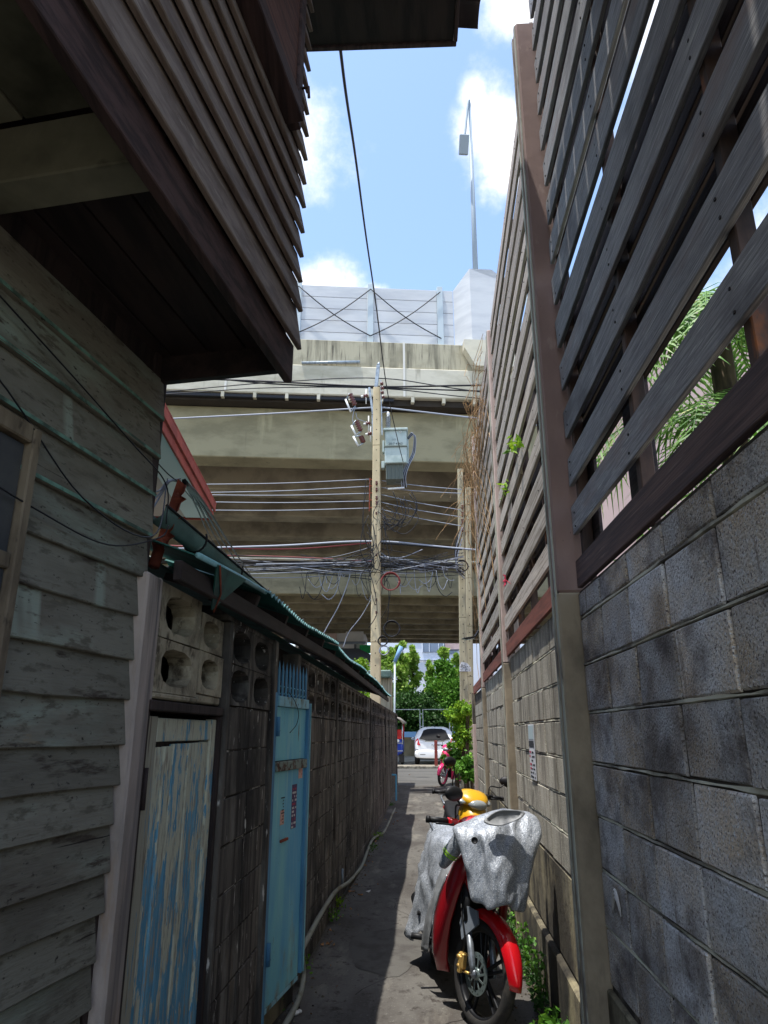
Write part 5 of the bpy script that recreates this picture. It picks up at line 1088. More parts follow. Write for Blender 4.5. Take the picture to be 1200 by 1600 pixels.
# palm behind the screen
pm = thing('palm', 'palm with drooping green fronds behind the near slats', 'palm', (2.5, 5.4, 0))
b = MB(); b.tube([(2.5, 5.4, 0), (2.52, 5.45, 2.6), (2.5, 5.4, 4.9)], [.13, .11, .09], 10); b.build('trunk', M_bark, pm)
rr = random.Random(12)
for k in range(38):
    a = k*2.4+rr.uniform(-.3, .3); L = rr.uniform(1.0, 1.6); rise = rr.uniform(.1, .9) if k < 24 else rr.uniform(-.2, .3); sp_ = [Vector((2.5, 5.4, 4.9 if k < 24 else 4.1))+Vector((math.cos(a)*L*t, math.sin(a)*L*t, rise*t*1.6-1.9*rise*t*t-.9*t*t*t)) for t in [i/14 for i in range(15)]]
    b = MB(); b.tube(sp_, [.012*(1-.8*i/14) for i in range(15)], 5)
    for i in range(2, 15):
        for s_ in (-1, 1):
            for q in range(2):
                c = sp_[i-1].lerp(sp_[i], q/2); d = (sp_[i]-sp_[i-1]).normalized(); sd = d.cross(Vector((0, 0, 1))).normalized()*s_; l_ = .46*math.sin(math.pi*(i/15)*.9+.2)*rr.uniform(.8, 1.2)
                e = c+sd*l_*.8+d*l_*.45+Vector((0, 0, -l_*rr.uniform(.2, .7))); mid = c.lerp(e, .5)+Vector((0, 0, l_*.12)); wv = d*.011
                kk = len(b.v); b.add([c-wv, c+wv, mid+wv, mid-wv, e], [(0, 1, 2, 3), (3, 2, 4)])
    b.build('frond', M_palm, pm)
bp_ = leaf_cloud(lambda q: Vector((q.uniform(1.7, 2.8), q.uniform(3.0, 7.2), 1.9+q.random()**1.3*1.2)), 7000, .04, 2.2, 15); o = bp_.build('shrub', M_leaf); tag(o, 'leafy shrub below the palm, seen through the lowest open slats', 'shrub')
# dry vine over the far bays
rr = random.Random(33); b = MB()
for k in range(95):
    s_ = rr.uniform(7.6, 11.2)-abs(rr.gauss(0, .3)); z1 = 5.85+rr.uniform(-.7, .35)-max(0, (s_-10.3))*.8; L = rr.choice((.4, .8, 1.2, 2.2))*rr.uniform(.5, 1.1); out = abs(rr.gauss(0, .10))+.03; P = []
    ph = rr.uniform(0, 6); n = 8
    for i in range(n+1):
        t = i/n; P.append(FM @ Vector((s_+.34*math.sin(ph+t*6)*t+.1*math.sin(ph*3+t*19)+rr.uniform(-.04, .04), -.05-out*math.sin(math.pi*min(1, t*1.3)), max(2.2, z1-L*t+.03*math.sin(9*t+ph)))))
    b.tube(P, rr.uniform(.002, .0045), 3, caps=False)
for k in range(48):   # bushy overhang towards the alley end
    P0 = FM @ Vector((rr.uniform(9.6, 11.3), -.08, rr.uniform(4.6, 6.2))); P = [P0]; d = Vector((-rr.uniform(.0, .3), rr.uniform(-.3, .5), rr.uniform(-.1, .5)))
    for i in range(6): d += Vector((rr.gauss(0, .12), rr.gauss(0, .12), -.16)); P.append(P[-1]+d*.16)
    b.tube(P, rr.uniform(.002, .004), 3, caps=False)
o = b.build('dry_vine', M_dry); tag(o, 'dried brown vine draped over the far end of the slatted screen', 'vine', kind='stuff')
for k, (px, py, lab) in enumerate(((806, 690, 'topmost green sprig poking through the pale slats'), (788, 762, 'lower green sprig poking through the pale slats'), (797, 700, 'green sprig just under the topmost one'))):
    D = Pl = None
    r_ = ray(px, py); n_ = FM.to_3x3() @ Vector((0, 1, 0)); t_ = (n_.dot(FM.translation)-.07-n_.dot(CAM))/n_.dot(r_); p = CAM+r_*t_
    t = thing('leaf_sprig', lab, 'sprig', tuple(p)); leaf_cloud(lambda q: p+Vector((q.gauss(0, .02), q.gauss(0, .07), q.gauss(0, .035))), 11, .03, 2.4, 200+k).build('leaves', M_leafy, t); b = MB(); b.tube([p+Vector((.08, .1, -.02)), p], .004, 4); b.build('stem', M_leaf, t)
p = CAM+ray(790, 906)*((n_.dot(FM.translation)-.07-n_.dot(CAM))/n_.dot(ray(790, 906))); b = MB()
for q in range(5): a = q*1.257; b.add([p, p+Vector((0, math.cos(a-.5)*.04, math.sin(a-.5)*.04)), p+Vector((-.02, math.cos(a)*.06, math.sin(a)*.06)), p+Vector((0, math.cos(a+.5)*.04, math.sin(a+.5)*.04))], [(0, 1, 2, 3)])
b.tube([p+Vector((.06, 0, -.05)), p], .003, 4); tag(b.build('pink_flower', M_flower), 'single pink flower poking out low between the pale slats', 'flower')

# ================================================================== SMALL FIXTURES ALONG THE LEFT
cpp = [at(x, y, 2, z) for x, y, z in ((452, 1600, .05), (478, 1555, .05),)]
CP = []
for (px, py) in ((440, 1612), (462, 1572), (471, 1545), (474, 1520), (471, 1488), (476, 1475), (500, 1430), (520, 1398), (530, 1388), (545, 1378), (556, 1366), (566, 1352), (574, 1330), (582, 1312), (592, 1305), (600, 1300), (608, 1284), (614, 1270), (620, 1260)):
    r_ = ray(px, py); t_ = (XL+.045-CAM.x)/r_.x; p = CAM+r_*t_
    if p.z < .02: p = at(px, py, 2, .02)
    CP.append(p)
cdt = tag(MB().tube(catm(CP, 5), .019, 8).build('conduit', M_pipe), 'grey-green plastic conduit snaking along the foot of the left wall', 'pipe')
b = MB(); P = XL+.03; q_ = CAM+ray(535, 1385)*((P-CAM.x)/ray(535, 1385).x); b.tube([q_, q_+Vector((0, 0, .16))], .012, 8); tag(b.build('pipe_stub', M_galv), 'short upright pipe stub beside the conduit bend', 'pipe')
q_ = at(619, 1256, 2, .0); b = MB(); b.tube([q_+Vector((0, 0, 0)), q_+Vector((0, 0, .62)), q_+Vector((0, 0, .64)), q_+Vector((-.1, 0, .645))], .02, 8, smooth=False); tag(b.build('water_pipe', M_bpipe), 'blue water pipe with elbow standing at the end of the left wall', 'pipe')
# grey pier at the end of the wall, blue pole
b = MB(); a = at(596, 1060, 1, 20.6); e = at(613, 1100, 1, 20.6); b.box((a.x, 20.3, gz(20)), (e.x-.02, 21.2, a.z), .02); pr_ = b.build('end_pier', M_concst); tag(pr_, 'grey mottled concrete pier at the far end of the left wall', 'pier')
b = MB(); a = at(576, 1060, 1, 20.4); e = at(612, 1048, 1, 20.4); b.box((a.x, 20.1, a.z), (e.x, 21.4, e.z), .03); tag(b.build('meter_canopy', M_gutter), 'flat grey canopy slab on top of the end pier', 'canopy')
bl_ = thing('blue_vent_pipe', 'pale blue vent pipe with slanted cap rising beyond the end pier', 'pipe', tuple(at(616, 1145, 1, 23)))
b = MB(); p = at(616, 1200, 1, 23); q_ = at(617, 1032, 1, 23); b.tube([p, q_], .03, 8); b.build('pipe', M_barpost, bl_); b = MB(); b.tube([at(617, 1034, 1, 23), at(627, 1010, 1, 23)], [.06, .075], 10); b.build('cap', M_blueband, bl_)

# ================================================================== FAR SIDE OF THE ROAD
YW = 43
wl = thing('far_wall', 'low ochre-stained concrete wall with pale blue band behind the parked car', 'wall', (0, YW, .3))
for i in range(14):
    a = -21+i*3.0; b = MB(); b.box((a+.01, YW, .2), (a+2.99, YW+.15, 1.35), .01); b.build('wall_panel', M_wallfar, wl)
b = MB(); b.box((-21, YW-.03, 1.352), (21, YW+.18, 1.66), .01); b.build('blue_band', M_blueband, wl)
ff = thing('pipe_frame_fence', 'white pipe-frame fence standing on the far wall', 'fence', (0, YW, 1.66))
x = -2.02-3*1.66-.0
fw_ = []
for i in range(10):
    a = -2.05-1.72*4+i*1.72; e = a+1.55; zt = at(640, 1108.5, 1, YW).z; b = MB(); r_ = .032
    b.tube([(a, YW+.07, 1.66), (a, YW+.07, zt), (e, YW+.07, zt), (e, YW+.07, 1.66)], r_, 6, smooth=False)
    for z in (zt-.25, 1.95): b.tube([(e, YW+.07, z), (a+1.72, YW+.07, z)], r_*.8, 6)
    b.build('pipe_frame', M_steelpipe, ff)
b = MB(); p = at(682, 1193, 1, 28.6); q_ = at(681, 1157, 1, 28.6); b.box((p.x-.07, 28.5, .38), (p.x+.05, 28.62, q_.z), .01); tag(b.build('bollard', M_brownpost), 'red-brown square steel bollard in front of the white car', 'bollard')
# buildings
fb = thing('white_office_building', 'white facade with grey window band far behind the trees', 'building', tuple(at(660, 1145, 1, 120)))
a = at(612, 1145, 1, 120); e = at(770, 1145, 1, 120); b = MB(); b.box((a.x-2, 120, 0), (e.x+8, 135, 19)); b.build('wall', M_farw, fb)
def fr_(x0, y0, x1, y1, Y, m, nm, par, d=.2, ch=.0):
    a = at(x0, y0, 1, Y); e = at(x1, y1, 1, Y); b = MB(); b.box((a.x, Y-d, a.z), (e.x, Y+.05, e.z), ch); return b.build(nm, m, par)
wn = fr_(660, 1019, 693.5, 1000, 120, M_farglass, 'window', fb, .15)
for x in (660, 670.5, 685, 693): fr_(x, 1019, x+.7, 1000, 119.9, M_farw, 'mullion', wn, .2)
fr_(695.5, 1015, 719, 998, 120, M_pinkw, 'blind_panel', fb, .2); fr_(695, 1016, 719, 1014.6, 120, M_slate, 'sill', fb, .3)
for x, y0, y1 in ((628, 999, 1060), (694.3, 996, 1060)): fr_(x, y1, x+.5, y0, 119.95, M_slate, 'joint_strip', fb, .1)
fr_(628, 1003.4, 657, 1003, 119.95, M_slate, 'joint_strip', fb, .1); fr_(640, 1032, 720, 1031, 119.9, M_farglass, 'ledge', fb, .2); fr_(696, 1022, 714, 1016.4, 119.95, M_farglass, 'window', fb, .1)
gb = thing('beige_building', 'beige low building with green sign left of the main pole', 'building', tuple(at(540, 1145, 1, 95)))
fr_(470, 1130, 574, 996, 95, M_whitew, 'wall', gb, 6); fr_(528, 1007, 572, 1003, 88.9, M_farglass, 'canopy', gb, .6); fr_(512, 1012, 526, 990, 88.9, M_pinkw, 'column', gb, .3)
fr_(553, 1040, 557, 1007, 88.5, M_slate, 'post', gb, .2); fr_(562, 1021, 594, 1008, 88.2, M_greensign, 'sign_board', gb, .2); fr_(470, 1012, 512, 1003, 88.9, M_farglass, 'window', gb, .15)
sr = thing('slate_roof_house', 'small house with dark slate hip roof left of the main pole', 'house', tuple(at(550, 1145, 1, 70)))
b = MB(); A = [at(515, 1040, 1, 70), at(602, 1044, 1, 70), at(602, 1044, 1, 78), at(515, 1040, 1, 78)]; r0 = at(533, 1013, 1, 74); r1 = at(560, 1013, 1, 74); z_ = at(560, 1034, 1, 70).z
A = [Vector((p.x, p.y, z_)) for p in A]; b.add(A+[r0, r1], [(0, 1, 5, 4), (1, 2, 5), (2, 3, 4, 5), (3, 0, 4), (3, 2, 1, 0)]); b.build('roof', M_slate, sr)
b = MB(); b.box((A[0].x+.4, 70.4, 0), (A[1].x-.4, 77.6, z_-.01)); b.build('wall', M_whitew, sr)
# skyline strip of far trees and blocks so that the horizon is never bare
leaf_cloud(lambda q: Vector((q.uniform(-90, 90), 150+q.uniform(0, 12), q.random()**.7*9*(.7+.5*noise.noise(Vector((q.random(), 0, 0)))))), 14000, 1.1, 1.5, 90).build('far_trees', M_leafd); tag(bpy.data.objects['far_trees'], 'far belt of trees on the horizon', 'trees', kind='stuff')
for k, (x, wd, h_) in enumerate(((-60, 22, 14), (-34, 14, 11), (52, 22, 16), (84, 20, 12))):
    t = thing('far_block', ['long low block far left on the horizon', 'narrow block left of the beige building', 'tall block far right behind the slatted screen', 'last block at the far right edge'][k], 'building', (x, 140, 0)); b = MB(); b.box((x-wd/2, 140, 0), (x+wd/2, 148, h_)); b.build('wall', M_whitew, t); b = MB(); b.box((x-wd/2-.2, 139.8, h_+.01), (x+wd/2+.2, 148.2, h_+.5)); b.build('parapet', M_farw, t)
# ================================================================== MOTORBIKES
def wheel_parts(t, c, st, kind, mr, rw=.27, tw=.034, disc=True, XF=None):
    """c: axle centre, local axes x forward y left; wheel turned by XF"""
    M = XF @ Matrix.Translation(c) @ Matrix.Rotation(R(90), 4, 'X')
    hub = MB(); hub.lathe([(0, -.055), (.022, -.055), (.026, -.03), (.032, -.02), (.032, .02), (.026, .03), (.022, .055), (0, .055)], 20, M); hub = hub.build('wheel', mr if kind == 'cast' else M_alu, t, False)
    prof = []; n = 84
    for q in range(13):
        a = math.pi*(-.28+1.56*q/12)-math.pi/2*0; prof.append((rw-tw*.9+tw*1.0*math.sin(a), -tw*1.05*math.cos(a)))
    b = MB(); b.lathe(prof+[(rw-tw*1.6, tw*.55), (rw-tw*1.6, -tw*.55)], n, M, closed=True)
    K = len(prof)+2
    for i in range(n):     # tread grooves as real cuts
        for j in range(2, 11):
            if (i+abs(j-6)) % 6 == 0 and j != 6:
                p = M.inverted() @ Vector(b.v[i*K+j]); d = Vector((p.x, p.y, 0)).normalized(); b.v[i*K+j] = tuple(M @ (p-d*.0045))
    b.build('tyre', M_rub, hub, False)
    r1 = rw-tw*1.75
    b = MB(); b.lathe([(r1+.012, -.026), (r1+.004, -.028), (r1-.006, -.016), (r1-.010, 0), (r1-.006, .016), (r1+.004, .028), (r1+.012, .026)], 48, M); b.build('rim', mr, hub, False)
    if kind == 'cast':
        for k in range(5):
            for dd in (-.13, .13):
                a = 2*math.pi*k/5+.5; p = Vector((math.cos(a+dd*2.2)*.035, math.sin(a+dd*2.2)*.035, 0)); q = Vector((math.cos(a+dd)*(r1-.004), math.sin(a+dd)*(r1-.004), 0)); b = MB(); b.bar(M @ p, M @ q, .016, .022, .004, (M.to_3x3() @ Vector((0, 0, 1)))); b.build('spoke', mr, hub, False)
    else:
        b = MB()
        for k in range(18):
            a = 2*math.pi*k/18; s_ = .022*(1 if k % 2 else -1); b.tube([M @ Vector((math.cos(a+.5)*.03, math.sin(a+.5)*.03, s_)), M @ Vector((math.cos(a)*r1, math.sin(a)*r1, 0))], .0035 if kind == 'wire' else .003, 4)
        o = b.build('spokes', M_chrome, hub, False); o['kind'] = 'stuff'
    if disc:
        n = 60; dz = .052; b = MB(); ring = [.078, .083, .089, .094, .100, .108]
        for i in range(n):
            a0, a1 = 2*math.pi*i/n, 2*math.pi*(i+1)/n
            for j in range(len(ring)-1):
                if (j == 1 and i % 5 == 1) or (j == 3 and i % 5 == 3): continue
                for z in (dz, dz+.004): b.add([M @ Vector((ring[j]*math.cos(a0), ring[j]*math.sin(a0), z)), M @ Vector((ring[j+1]*math.cos(a0), ring[j+1]*math.sin(a0), z)), M @ Vector((ring[j+1]*math.cos(a1), ring[j+1]*math.sin(a1), z)), M @ Vector((ring[j]*math.cos(a1), ring[j]*math.sin(a1), z))], [(0, 1, 2, 3)])
        b.lathe([(.1081, dz), (.1081, dz+.004)], n, M); b.lathe([(.0779, dz), (.0779, dz+.004)], n, M)
        for k in range(10):
            a = 2*math.pi*k/10; b.bar(M @ Vector((math.cos(a)*.03, math.sin(a)*.03, dz+.002)), M @ Vector((math.cos(a+.25)*.081, math.sin(a+.25)*.081, dz+.002)), .012, .0036, .001, (M.to_3x3() @ Vector((0, 0, 1))))
        b.lathe([(0, dz+.006), (.032, dz+.006), (.034, dz-.002)], 20, M); b.build('brake_disc', M_disc, hub, False)
    return hub
def arc_fender(t, c, XF, rr_, w_, a0, a1, m, nm='mudguard', tip=.55):
    M = XF @ Matrix.Translation(c); rings = []
    n = 20
    for i in range(n+1):
        u = i/n; a = R(a0+(a1-a0)*u); k = 1-(1-tip)*max(0, (abs(u-.5)*2-.35)/.65)**2
        sec = []
        for j in range(9):
            v = -1+2*j/8; y = v*w_*.5*k; r = rr_-.042*abs(v)**2.6*1.2; sec.append(M @ Vector((math.cos(a)*r, y, math.sin(a)*r)))
        for j in range(8, -1, -1):
            v = -1+2*j/8; y = v*(w_*.5-.004)*k; r = rr_-.042*abs(v)**2.6*1.2-.005; sec.append(M @ Vector((math.cos(a)*r, y, math.sin(a)*r)))
        rings.append(sec)
    b = MB(); b.loft(rings); return b.build(nm, m, t, False)
def motorbike(name, label, pos, head, lean, steer, P):
    """origin on the ground under the front axle"""
    t = thing(name, label, 'motorbike', pos, group=None)
    t.rotation_euler = (Matrix.Rotation(head, 4, 'Z') @ Matrix.Rotation(-lean, 4, 'X')).to_euler()
    S = Matrix.Translation((-.1, 0, 0)) @ Matrix.Rotation(steer, 4, 'Z') @ Matrix.Translation((.1, 0, 0)); I = Matrix.Identity(4)
    m1, m2 = P['m'], P['m2']; rw = .276
    wheel_parts(t, Vector((0, 0, rw)), 0, P['wheel'], P['rim'], rw, .036, True, S)
    wheel_parts(t, Vector((-1.23, 0, rw)), 0, P['wheel'], P['rim'], rw, .042, False, I)
    # fork
    for s_ in (-1, 1):
        b = MB(); b.tube([S @ Vector((0, s_*.072, rw)), S @ Vector((-.02, s_*.076, rw+.05)), S @ Vector((-.10, s_*.078, .52))], [.017, .020, .018], 12); b.blob(S @ Vector((0, s_*.07, rw)), (.026, .018, .026), 10, 6); b.build('fork_leg', M_alu, t, False)
        b = MB(); b.tube([S @ Vector((-.10, s_*.078, .52)), S @ Vector((-.175, s_*.07, .74))], [.025, .03], 10); b.build('fork_boot', M_black, t, False)
    b = MB(); b.tube([S @ Vector((-.01, .0, rw)), S @ Vector((-.01, -.085, rw))], .012, 8); b.tube([S @ Vector((-.01, .0, rw)), S @ Vector((-.01, .085, rw))], .012, 8); b.build('axle', M_chrome, t, False)
    b = MB(); M = S @ Matrix.Translation((-.095, -.088, rw+.035)); b.box((-.03, -.02, -.04), (.022, .018, .045), .008, M); b.box((-.015, -.028, -.06), (.012, .0, .03), .006, M); b.tube([M @ Vector((-.012, -.03, .02)), M @ Vector((-.012, .02, .02))], .014, 10); b.tube([M @ Vector((-.005, -.03, -.025)), M @ Vector((-.005, .02, -.025))], .012, 10); b.tube([M @ Vector((.0, .01, -.05)), M @ Vector((.06, .01, -.045))], .008, 6); b.build('brake_caliper', M_gold, t, False)
    b = MB(); b.tube(catm([S @ Vector(p) for p in ((-.10, -.09, .36), (-.07, -.11, .44), (-.13, -.11, .56), (-.2, -.08, .66))], 6), .005, 6); b.build('brake_hose', M_black, t, False)
    # front mudguard
    arc_fender(t, Vector((0, 0, rw)), S, .335, .125, 2, 118, m1, 'mudguard', .5)
    for s_ in (-1, 1):
        b = MB(); vs = [S @ Vector(p) for p in ((-.02, s_*.068, .595), (-.13, s_*.085, .60), (-.15, s_*.09, .50), (-.105, s_*.095, .42), (-.06, s_*.082, .47), (-.0, s_*.066, .53))]; off = S.to_3x3() @ Vector((0, s_*.012, 0)); n = 6
        b.add(vs+[v+off for v in vs], [tuple(range(n)), tuple(range(2*n-1, n-1, -1))]+[(i, n+i, n+(i+1) % n, (i+1) % n) for i in range(n)]); b.build('mudguard_stay', P.get('stay', M_alu), t, False)
    # leg shield: one curved red panel each side with dark inner duct
    for s_ in (-1, 1):
        rings = []
        for (x, y, z, w_) in ((-.14, .10, .90, .05), (-.15, .155, .82, .085), (-.19, .175, .72, .10), (-.255, .19, .60, .115), (-.30, .20, .48, .11), (-.33, .195, .36, .09), (-.36, .175, .25, .06), (-.385, .14, .17, .025)):
            rings.append([Vector((x+w_, s_*(y-.045), z)), Vector((x+w_*.6, s_*(y+.004), z)), Vector((x, s_*(y+.02), z-.005)), Vector((x-w_*.7, s_*(y+.016), z-.01)), Vector((x-w_*.7, s_*(y+.0), z-.01)), Vector((x, s_*(y-.0), z-.005)), Vector((x+w_*.55, s_*(y-.014), z)), Vector((x+w_*.9, s_*(y-.06), z))])
        b = MB(); b.loft(rings); b.build('leg_shield', m2, t, False)
        b = MB(); b.tube([Vector((x+w_*-.72, s_*(y+.018), z)) for (x, y, z, w_) in ((-.19, .175, .72, .10), (-.255, .19, .60, .115), (-.30, .20, .48, .11), (-.33, .195, .36, .09), (-.36, .175, .25, .06))], .006, 5); b.build('shield_edge', M_chrome, t, False)
    b = MB(); b.loft([[Vector((x, -y, z)), Vector((x+.04, 0, z+.01)), Vector((x, y, z)), Vector((x-.07, y, z)), Vector((x-.07, -y, z))] for x, y, z in ((-.13, .08, .9), (-.16, .12, .78), (-.22, .14, .64), (-.3, .14, .48), (-.36, .12, .30), (-.4, .08, .2))]); b.build('inner_shield', M_trim, t, False)
    # front cowl under the handlebar
    if P.get('cowl', True):
        rings = []
        for (x, y, z, f) in ((-.20, .05, 1.0, .03), (-.12, .11, .97, .06), (-.06, .135, .90, .09), (-.04, .14, .82, .10), (-.06, .12, .72, .08), (-.12, .08, .64, .05)):
            rings.append([Vector((x-f, -y, z)), Vector((x+f*.3, -y*.8, z)), Vector((x+f*.8, -y*.35, z)), Vector((x+f, 0, z)), Vector((x+f*.8, y*.35, z)), Vector((x+f*.3, y*.8, z)), Vector((x-f, y, z)), Vector((x-f-.04, 0, z))])
        b = MB(); b.loft(rings); b.build('front_cowl', m1, t, False)
    # handlebar cowl with headlamp
    rings = []
    for (x, y, z0, z1) in ((-.30, .10, 1.0, 1.07), (-.22, .15, .97, 1.10), (-.14, .16, .95, 1.10), (-.07, .13, .94, 1.07), (-.02, .08, .95, 1.03), (.0, .03, .97, 1.0)):
        rings.append([S @ Vector((x, y*math.cos(a), (z0+z1)/2+(z1-z0)/2*math.sin(a))) for a in [2*math.pi*i/16 for i in range(16)]])
    b = MB(); b.loft(rings); b.build('handlebar_cowl', m1, t, False)
    b = MB(); b.loft([[S @ Vector((x, y*math.cos(a), z+h*math.sin(a))) for a in [2*math.pi*i/14 for i in range(14)]] for x, y, z, h in ((-.06, .1, .985, .05), (-.01, .085, .975, .045), (.012, .05, .972, .03), (.018, .015, .972, .01))]); b.build('headlamp', M_glassc, t, False)
    for s_ in (-1, 1):
        b = MB(); b.loft([[S @ Vector((x, s_*(y+r_*math.cos(a)), z+h*math.sin(a))) for a in [2*math.pi*i/10 for i in range(10)]] for x, y, r_, z, h in ((-.13, .135, .04, 1.0, .03), (-.08, .13, .036, .99, .024), (-.055, .125, .016, .985, .01))]); b.build('indicator_lamp', P.get('ind', M_glassc), t, False)
    hb = [(-.235, -.36, 1.04), (-.20, -.22, 1.045), (-.16, -.08, 1.02), (-.16, .08, 1.02), (-.20, .22, 1.045), (-.235, .36, 1.04)]
    b = MB(); b.tube(catm([S @ Vector(p) for p in hb], 5), .011, 8); b.build('handlebar', M_black, t, False)
    for s_ in (-1, 1):
        b = MB(); b.tube([S @ Vector((-.208, s_*.235, 1.045)), S @ Vector((-.235, s_*.355, 1.04))], .0175, 12); b.tube([S @ Vector((-.234, s_*.352, 1.04)), S @ Vector((-.239, s_*.37, 1.04))], .021, 12); b.build('grip', M_black, t, False)
        b = MB(); b.box((-.03, -.03, -.022), (.03, .03, .022), .008, S @ Matrix.Translation((-.20, s_*.205, 1.045))); b.build('switch_box', P.get('sw', M_trim), t, False)
        b = MB(); b.tube(catm([S @ Vector(p) for p in ((-.19, s_*.20, 1.04), (-.15, s_*.24, 1.035), (-.165, s_*.345, 1.03))], 5), .006, 6); b.build('brake_lever', M_chrome if not P.get('blacklever') else M_black, t, False)
        mh = P.get('mirror', {}).get(s_, (s_*.33, 1.26, 0))
        b = MB(); b.tube(catm([S @ Vector(p) for p in ((-.19, s_*.19, 1.06), (-.185, s_*.2, 1.14), (-.19, mh[0]*.85, mh[1]-.04), (-.195, mh[0], mh[1]))], 5), .006, 7); ml = b.build('mirror', M_black, t, False)
        MM = S @ Matrix.Translation((-.195, mh[0]+s_*.02, mh[1]+.02)) @ Matrix.Rotation(mh[2], 4, 'Z')
        b = MB(); b.blob((0, 0, 0), (.028, .072, .046), 18, 10, MM); b.build('mirror_shell', M_black, ml, False); b = MB(); b.blob((-.02, 0, 0), (.008, .056, .034), 16, 8, MM); b.build('mirror_glass', M_chrome, ml, False)
    # spine, body, seat
    b = MB(); b.loft([[Vector((x, w_*math.cos(a), z+h*math.sin(a))) for a in [2*math.pi*i/12 for i in range(12)]] for x, w_, z, h in ((-.22, .06, .80, .10), (-.33, .065, .62, .09), (-.45, .07, .52, .08), (-.6, .085, .50, .09), (-.72, .11, .56, .12))]); b.build('centre_spine', M_trim, t, False)
    rings = []
    for x, w_, z0, z1 in ((-.60, .07, .44, .64), (-.72, .12, .42, .73), (-.9, .145, .46, .76), (-1.1, .14, .54, .79), (-1.3, .115, .62, .83), (-1.5, .08, .70, .86), (-1.62, .04, .77, .86)):
        rings.append([Vector((x, w_*math.copysign(abs(math.cos(a))**.7, math.cos(a)), (z0+z1)/2+(z1-z0)/2*math.copysign(abs(math.sin(a))**.8, math.sin(a)))) for a in [2*math.pi*i/16 for i in range(16)]])
    b = MB(); b.loft(rings); b.build('side_panels', m2, t, False)
    b = MB(); b.loft([[Vector((x, w_*math.copysign(abs(math.cos(a))**.6, math.cos(a)), z+h*math.copysign(abs(math.sin(a))**.7, math.sin(a)))) for a in [2*math.pi*i/14 for i in range(14)]] for x, w_, z, h in ((-.56, .06, .70, .03), (-.68, .11, .75, .045), (-.85, .14, .77, .045), (-1.0, .14, .80, .045), (-1.2, .13, .83, .05), (-1.42, .10, .86, .035), (-1.48, .05, .86, .02))]); b.build('seat', M_black, t, False)
    b = MB(); b.loft([[Vector((x, w_*math.cos(a), z+h*math.sin(a))) for a in [2*math.pi*i/12 for i in range(12)]] for x, w_, z, h in ((-1.55, .09, .8, .045), (-1.63, .085, .8, .04), (-1.66, .05, .8, .025))]); b.build('tail_lamp', M_tail, t, False)
    b = MB(); b.tube(catm([Vector(p) for p in ((-1.25, -.12, .86), (-1.5, -.13, .92), (-1.66, 0, .93), (-1.5, .13, .92), (-1.25, .12, .86))], 5), .011, 8); b.build('grab_rail', M_alu, t, False)
    arc_fender(t, Vector((-1.23, 0, rw)), I, .36, .13, 70, 185, M_trim, 'rear_mudguard', .9)
    # engine, exhaust, swing arm, shocks, pegs, stand
    b = MB(); b.tube([Vector((-.62, -.16, .33)), Vector((-.62, .15, .33))], [.105, .105], 18); b.tube([Vector((-.58, 0, .34)), Vector((-.40, 0, .36))], [.07, .06], 12); b.box((-.75, -.1, .24), (-.5, .1, .42), .03)
    for k in range(6): b.box((-.53+k*.022, -.075, .28), (-.52+k*.022, .075, .43), .002)
    b.build('engine', M_alu, t, False)
    b = MB(); b.tube(catm([Vector(p) for p in ((-.45, -.03, .30), (-.5, -.1, .2), (-.7, -.14, .2), (-.95, -.15, .24))], 5), .016, 8); b.tube([Vector((-.95, -.15, .24)), Vector((-1.05, -.155, .27)), Vector((-1.45, -.165, .36))], [.03, .042, .045], 14); b.build('exhaust', M_blkrim, t, False)
    for s_ in (-1, 1):
        b = MB(); b.bar((-.72, s_*.09, .33), (-1.25, s_*.09, rw), .025, .045, .005); b.build('swing_arm', M_alu, t, False)
        b = MB(); b.tube([Vector((-1.2, s_*.115, .31)), Vector((-1.12, s_*.115, .62))], .012, 8); b.tube([Vector((-1.2+.08*k/40, s_*.115+.022*math.cos(k), .33+.26*k/40+.022*0)) + Vector((.022*math.sin(k), 0, 0)) for k in range(41)], .005, 4); b.build('shock_absorber', M_chrome, t, False)
        b = MB(); b.tube([Vector((-.66, s_*.1, .27)), Vector((-.66, s_*.23, .27))], .011, 8); b.tube([Vector((-.66, s_*.18, .27)), Vector((-.66, s_*.30, .27))], .019, 10); b.build('footpeg', M_black, t, False)
        b = MB(); b.tube([Vector((-1.0, s_*.1, .34)), Vector((-1.02, s_*.22, .34))], .016, 8); b.build('rear_footpeg', M_black, t, False)
    b = MB(); b.tube([Vector((-.60, .10, .24)), Vector((-.64, .22, .03))], .011, 8); b.box((-.68, .2, .015), (-.6, .25, .028), .003); b.build('side_stand', M_black, t, False)
    b = MB(); b.box((-.95, .075, .30), (-.72, .10, .36), .01); b.build('chain_cover', M_trim, t, False)
    return t, S
hd = lambda a: R(a-90)
RP = Vector((.215, 4.70, 0)); RH, RL, RS = hd(9), R(9), R(22)
rb, RSM = motorbike('motorbike', 'red motorbike half under a silver foil cover, parked against the right wall', tuple(RP), RH, RL, RS, dict(m=M_redp, m2=M_dred, rim=M_blkrim, wheel='cast', stay=mat('grey_fender_stay', C3(104, 110, 118), rough=.4), cowl=True, sw=M_redp, blacklever=True, mirror={-1: (-.20, 1.19, .1), 1: (.26, 1.10, 0)}))
yb, YSM = motorbike('motorbike', 'yellow motorbike with round black mirrors parked behind the covered red one', (.30, 6.95, 0), hd(6), R(7), R(18), dict(m=M_yel, m2=M_trim, rim=M_blkrim, wheel='cast', blacklever=True, mirror={-1: (-.22, 1.30, .2), 1: (.36, 1.18, -.5)}))
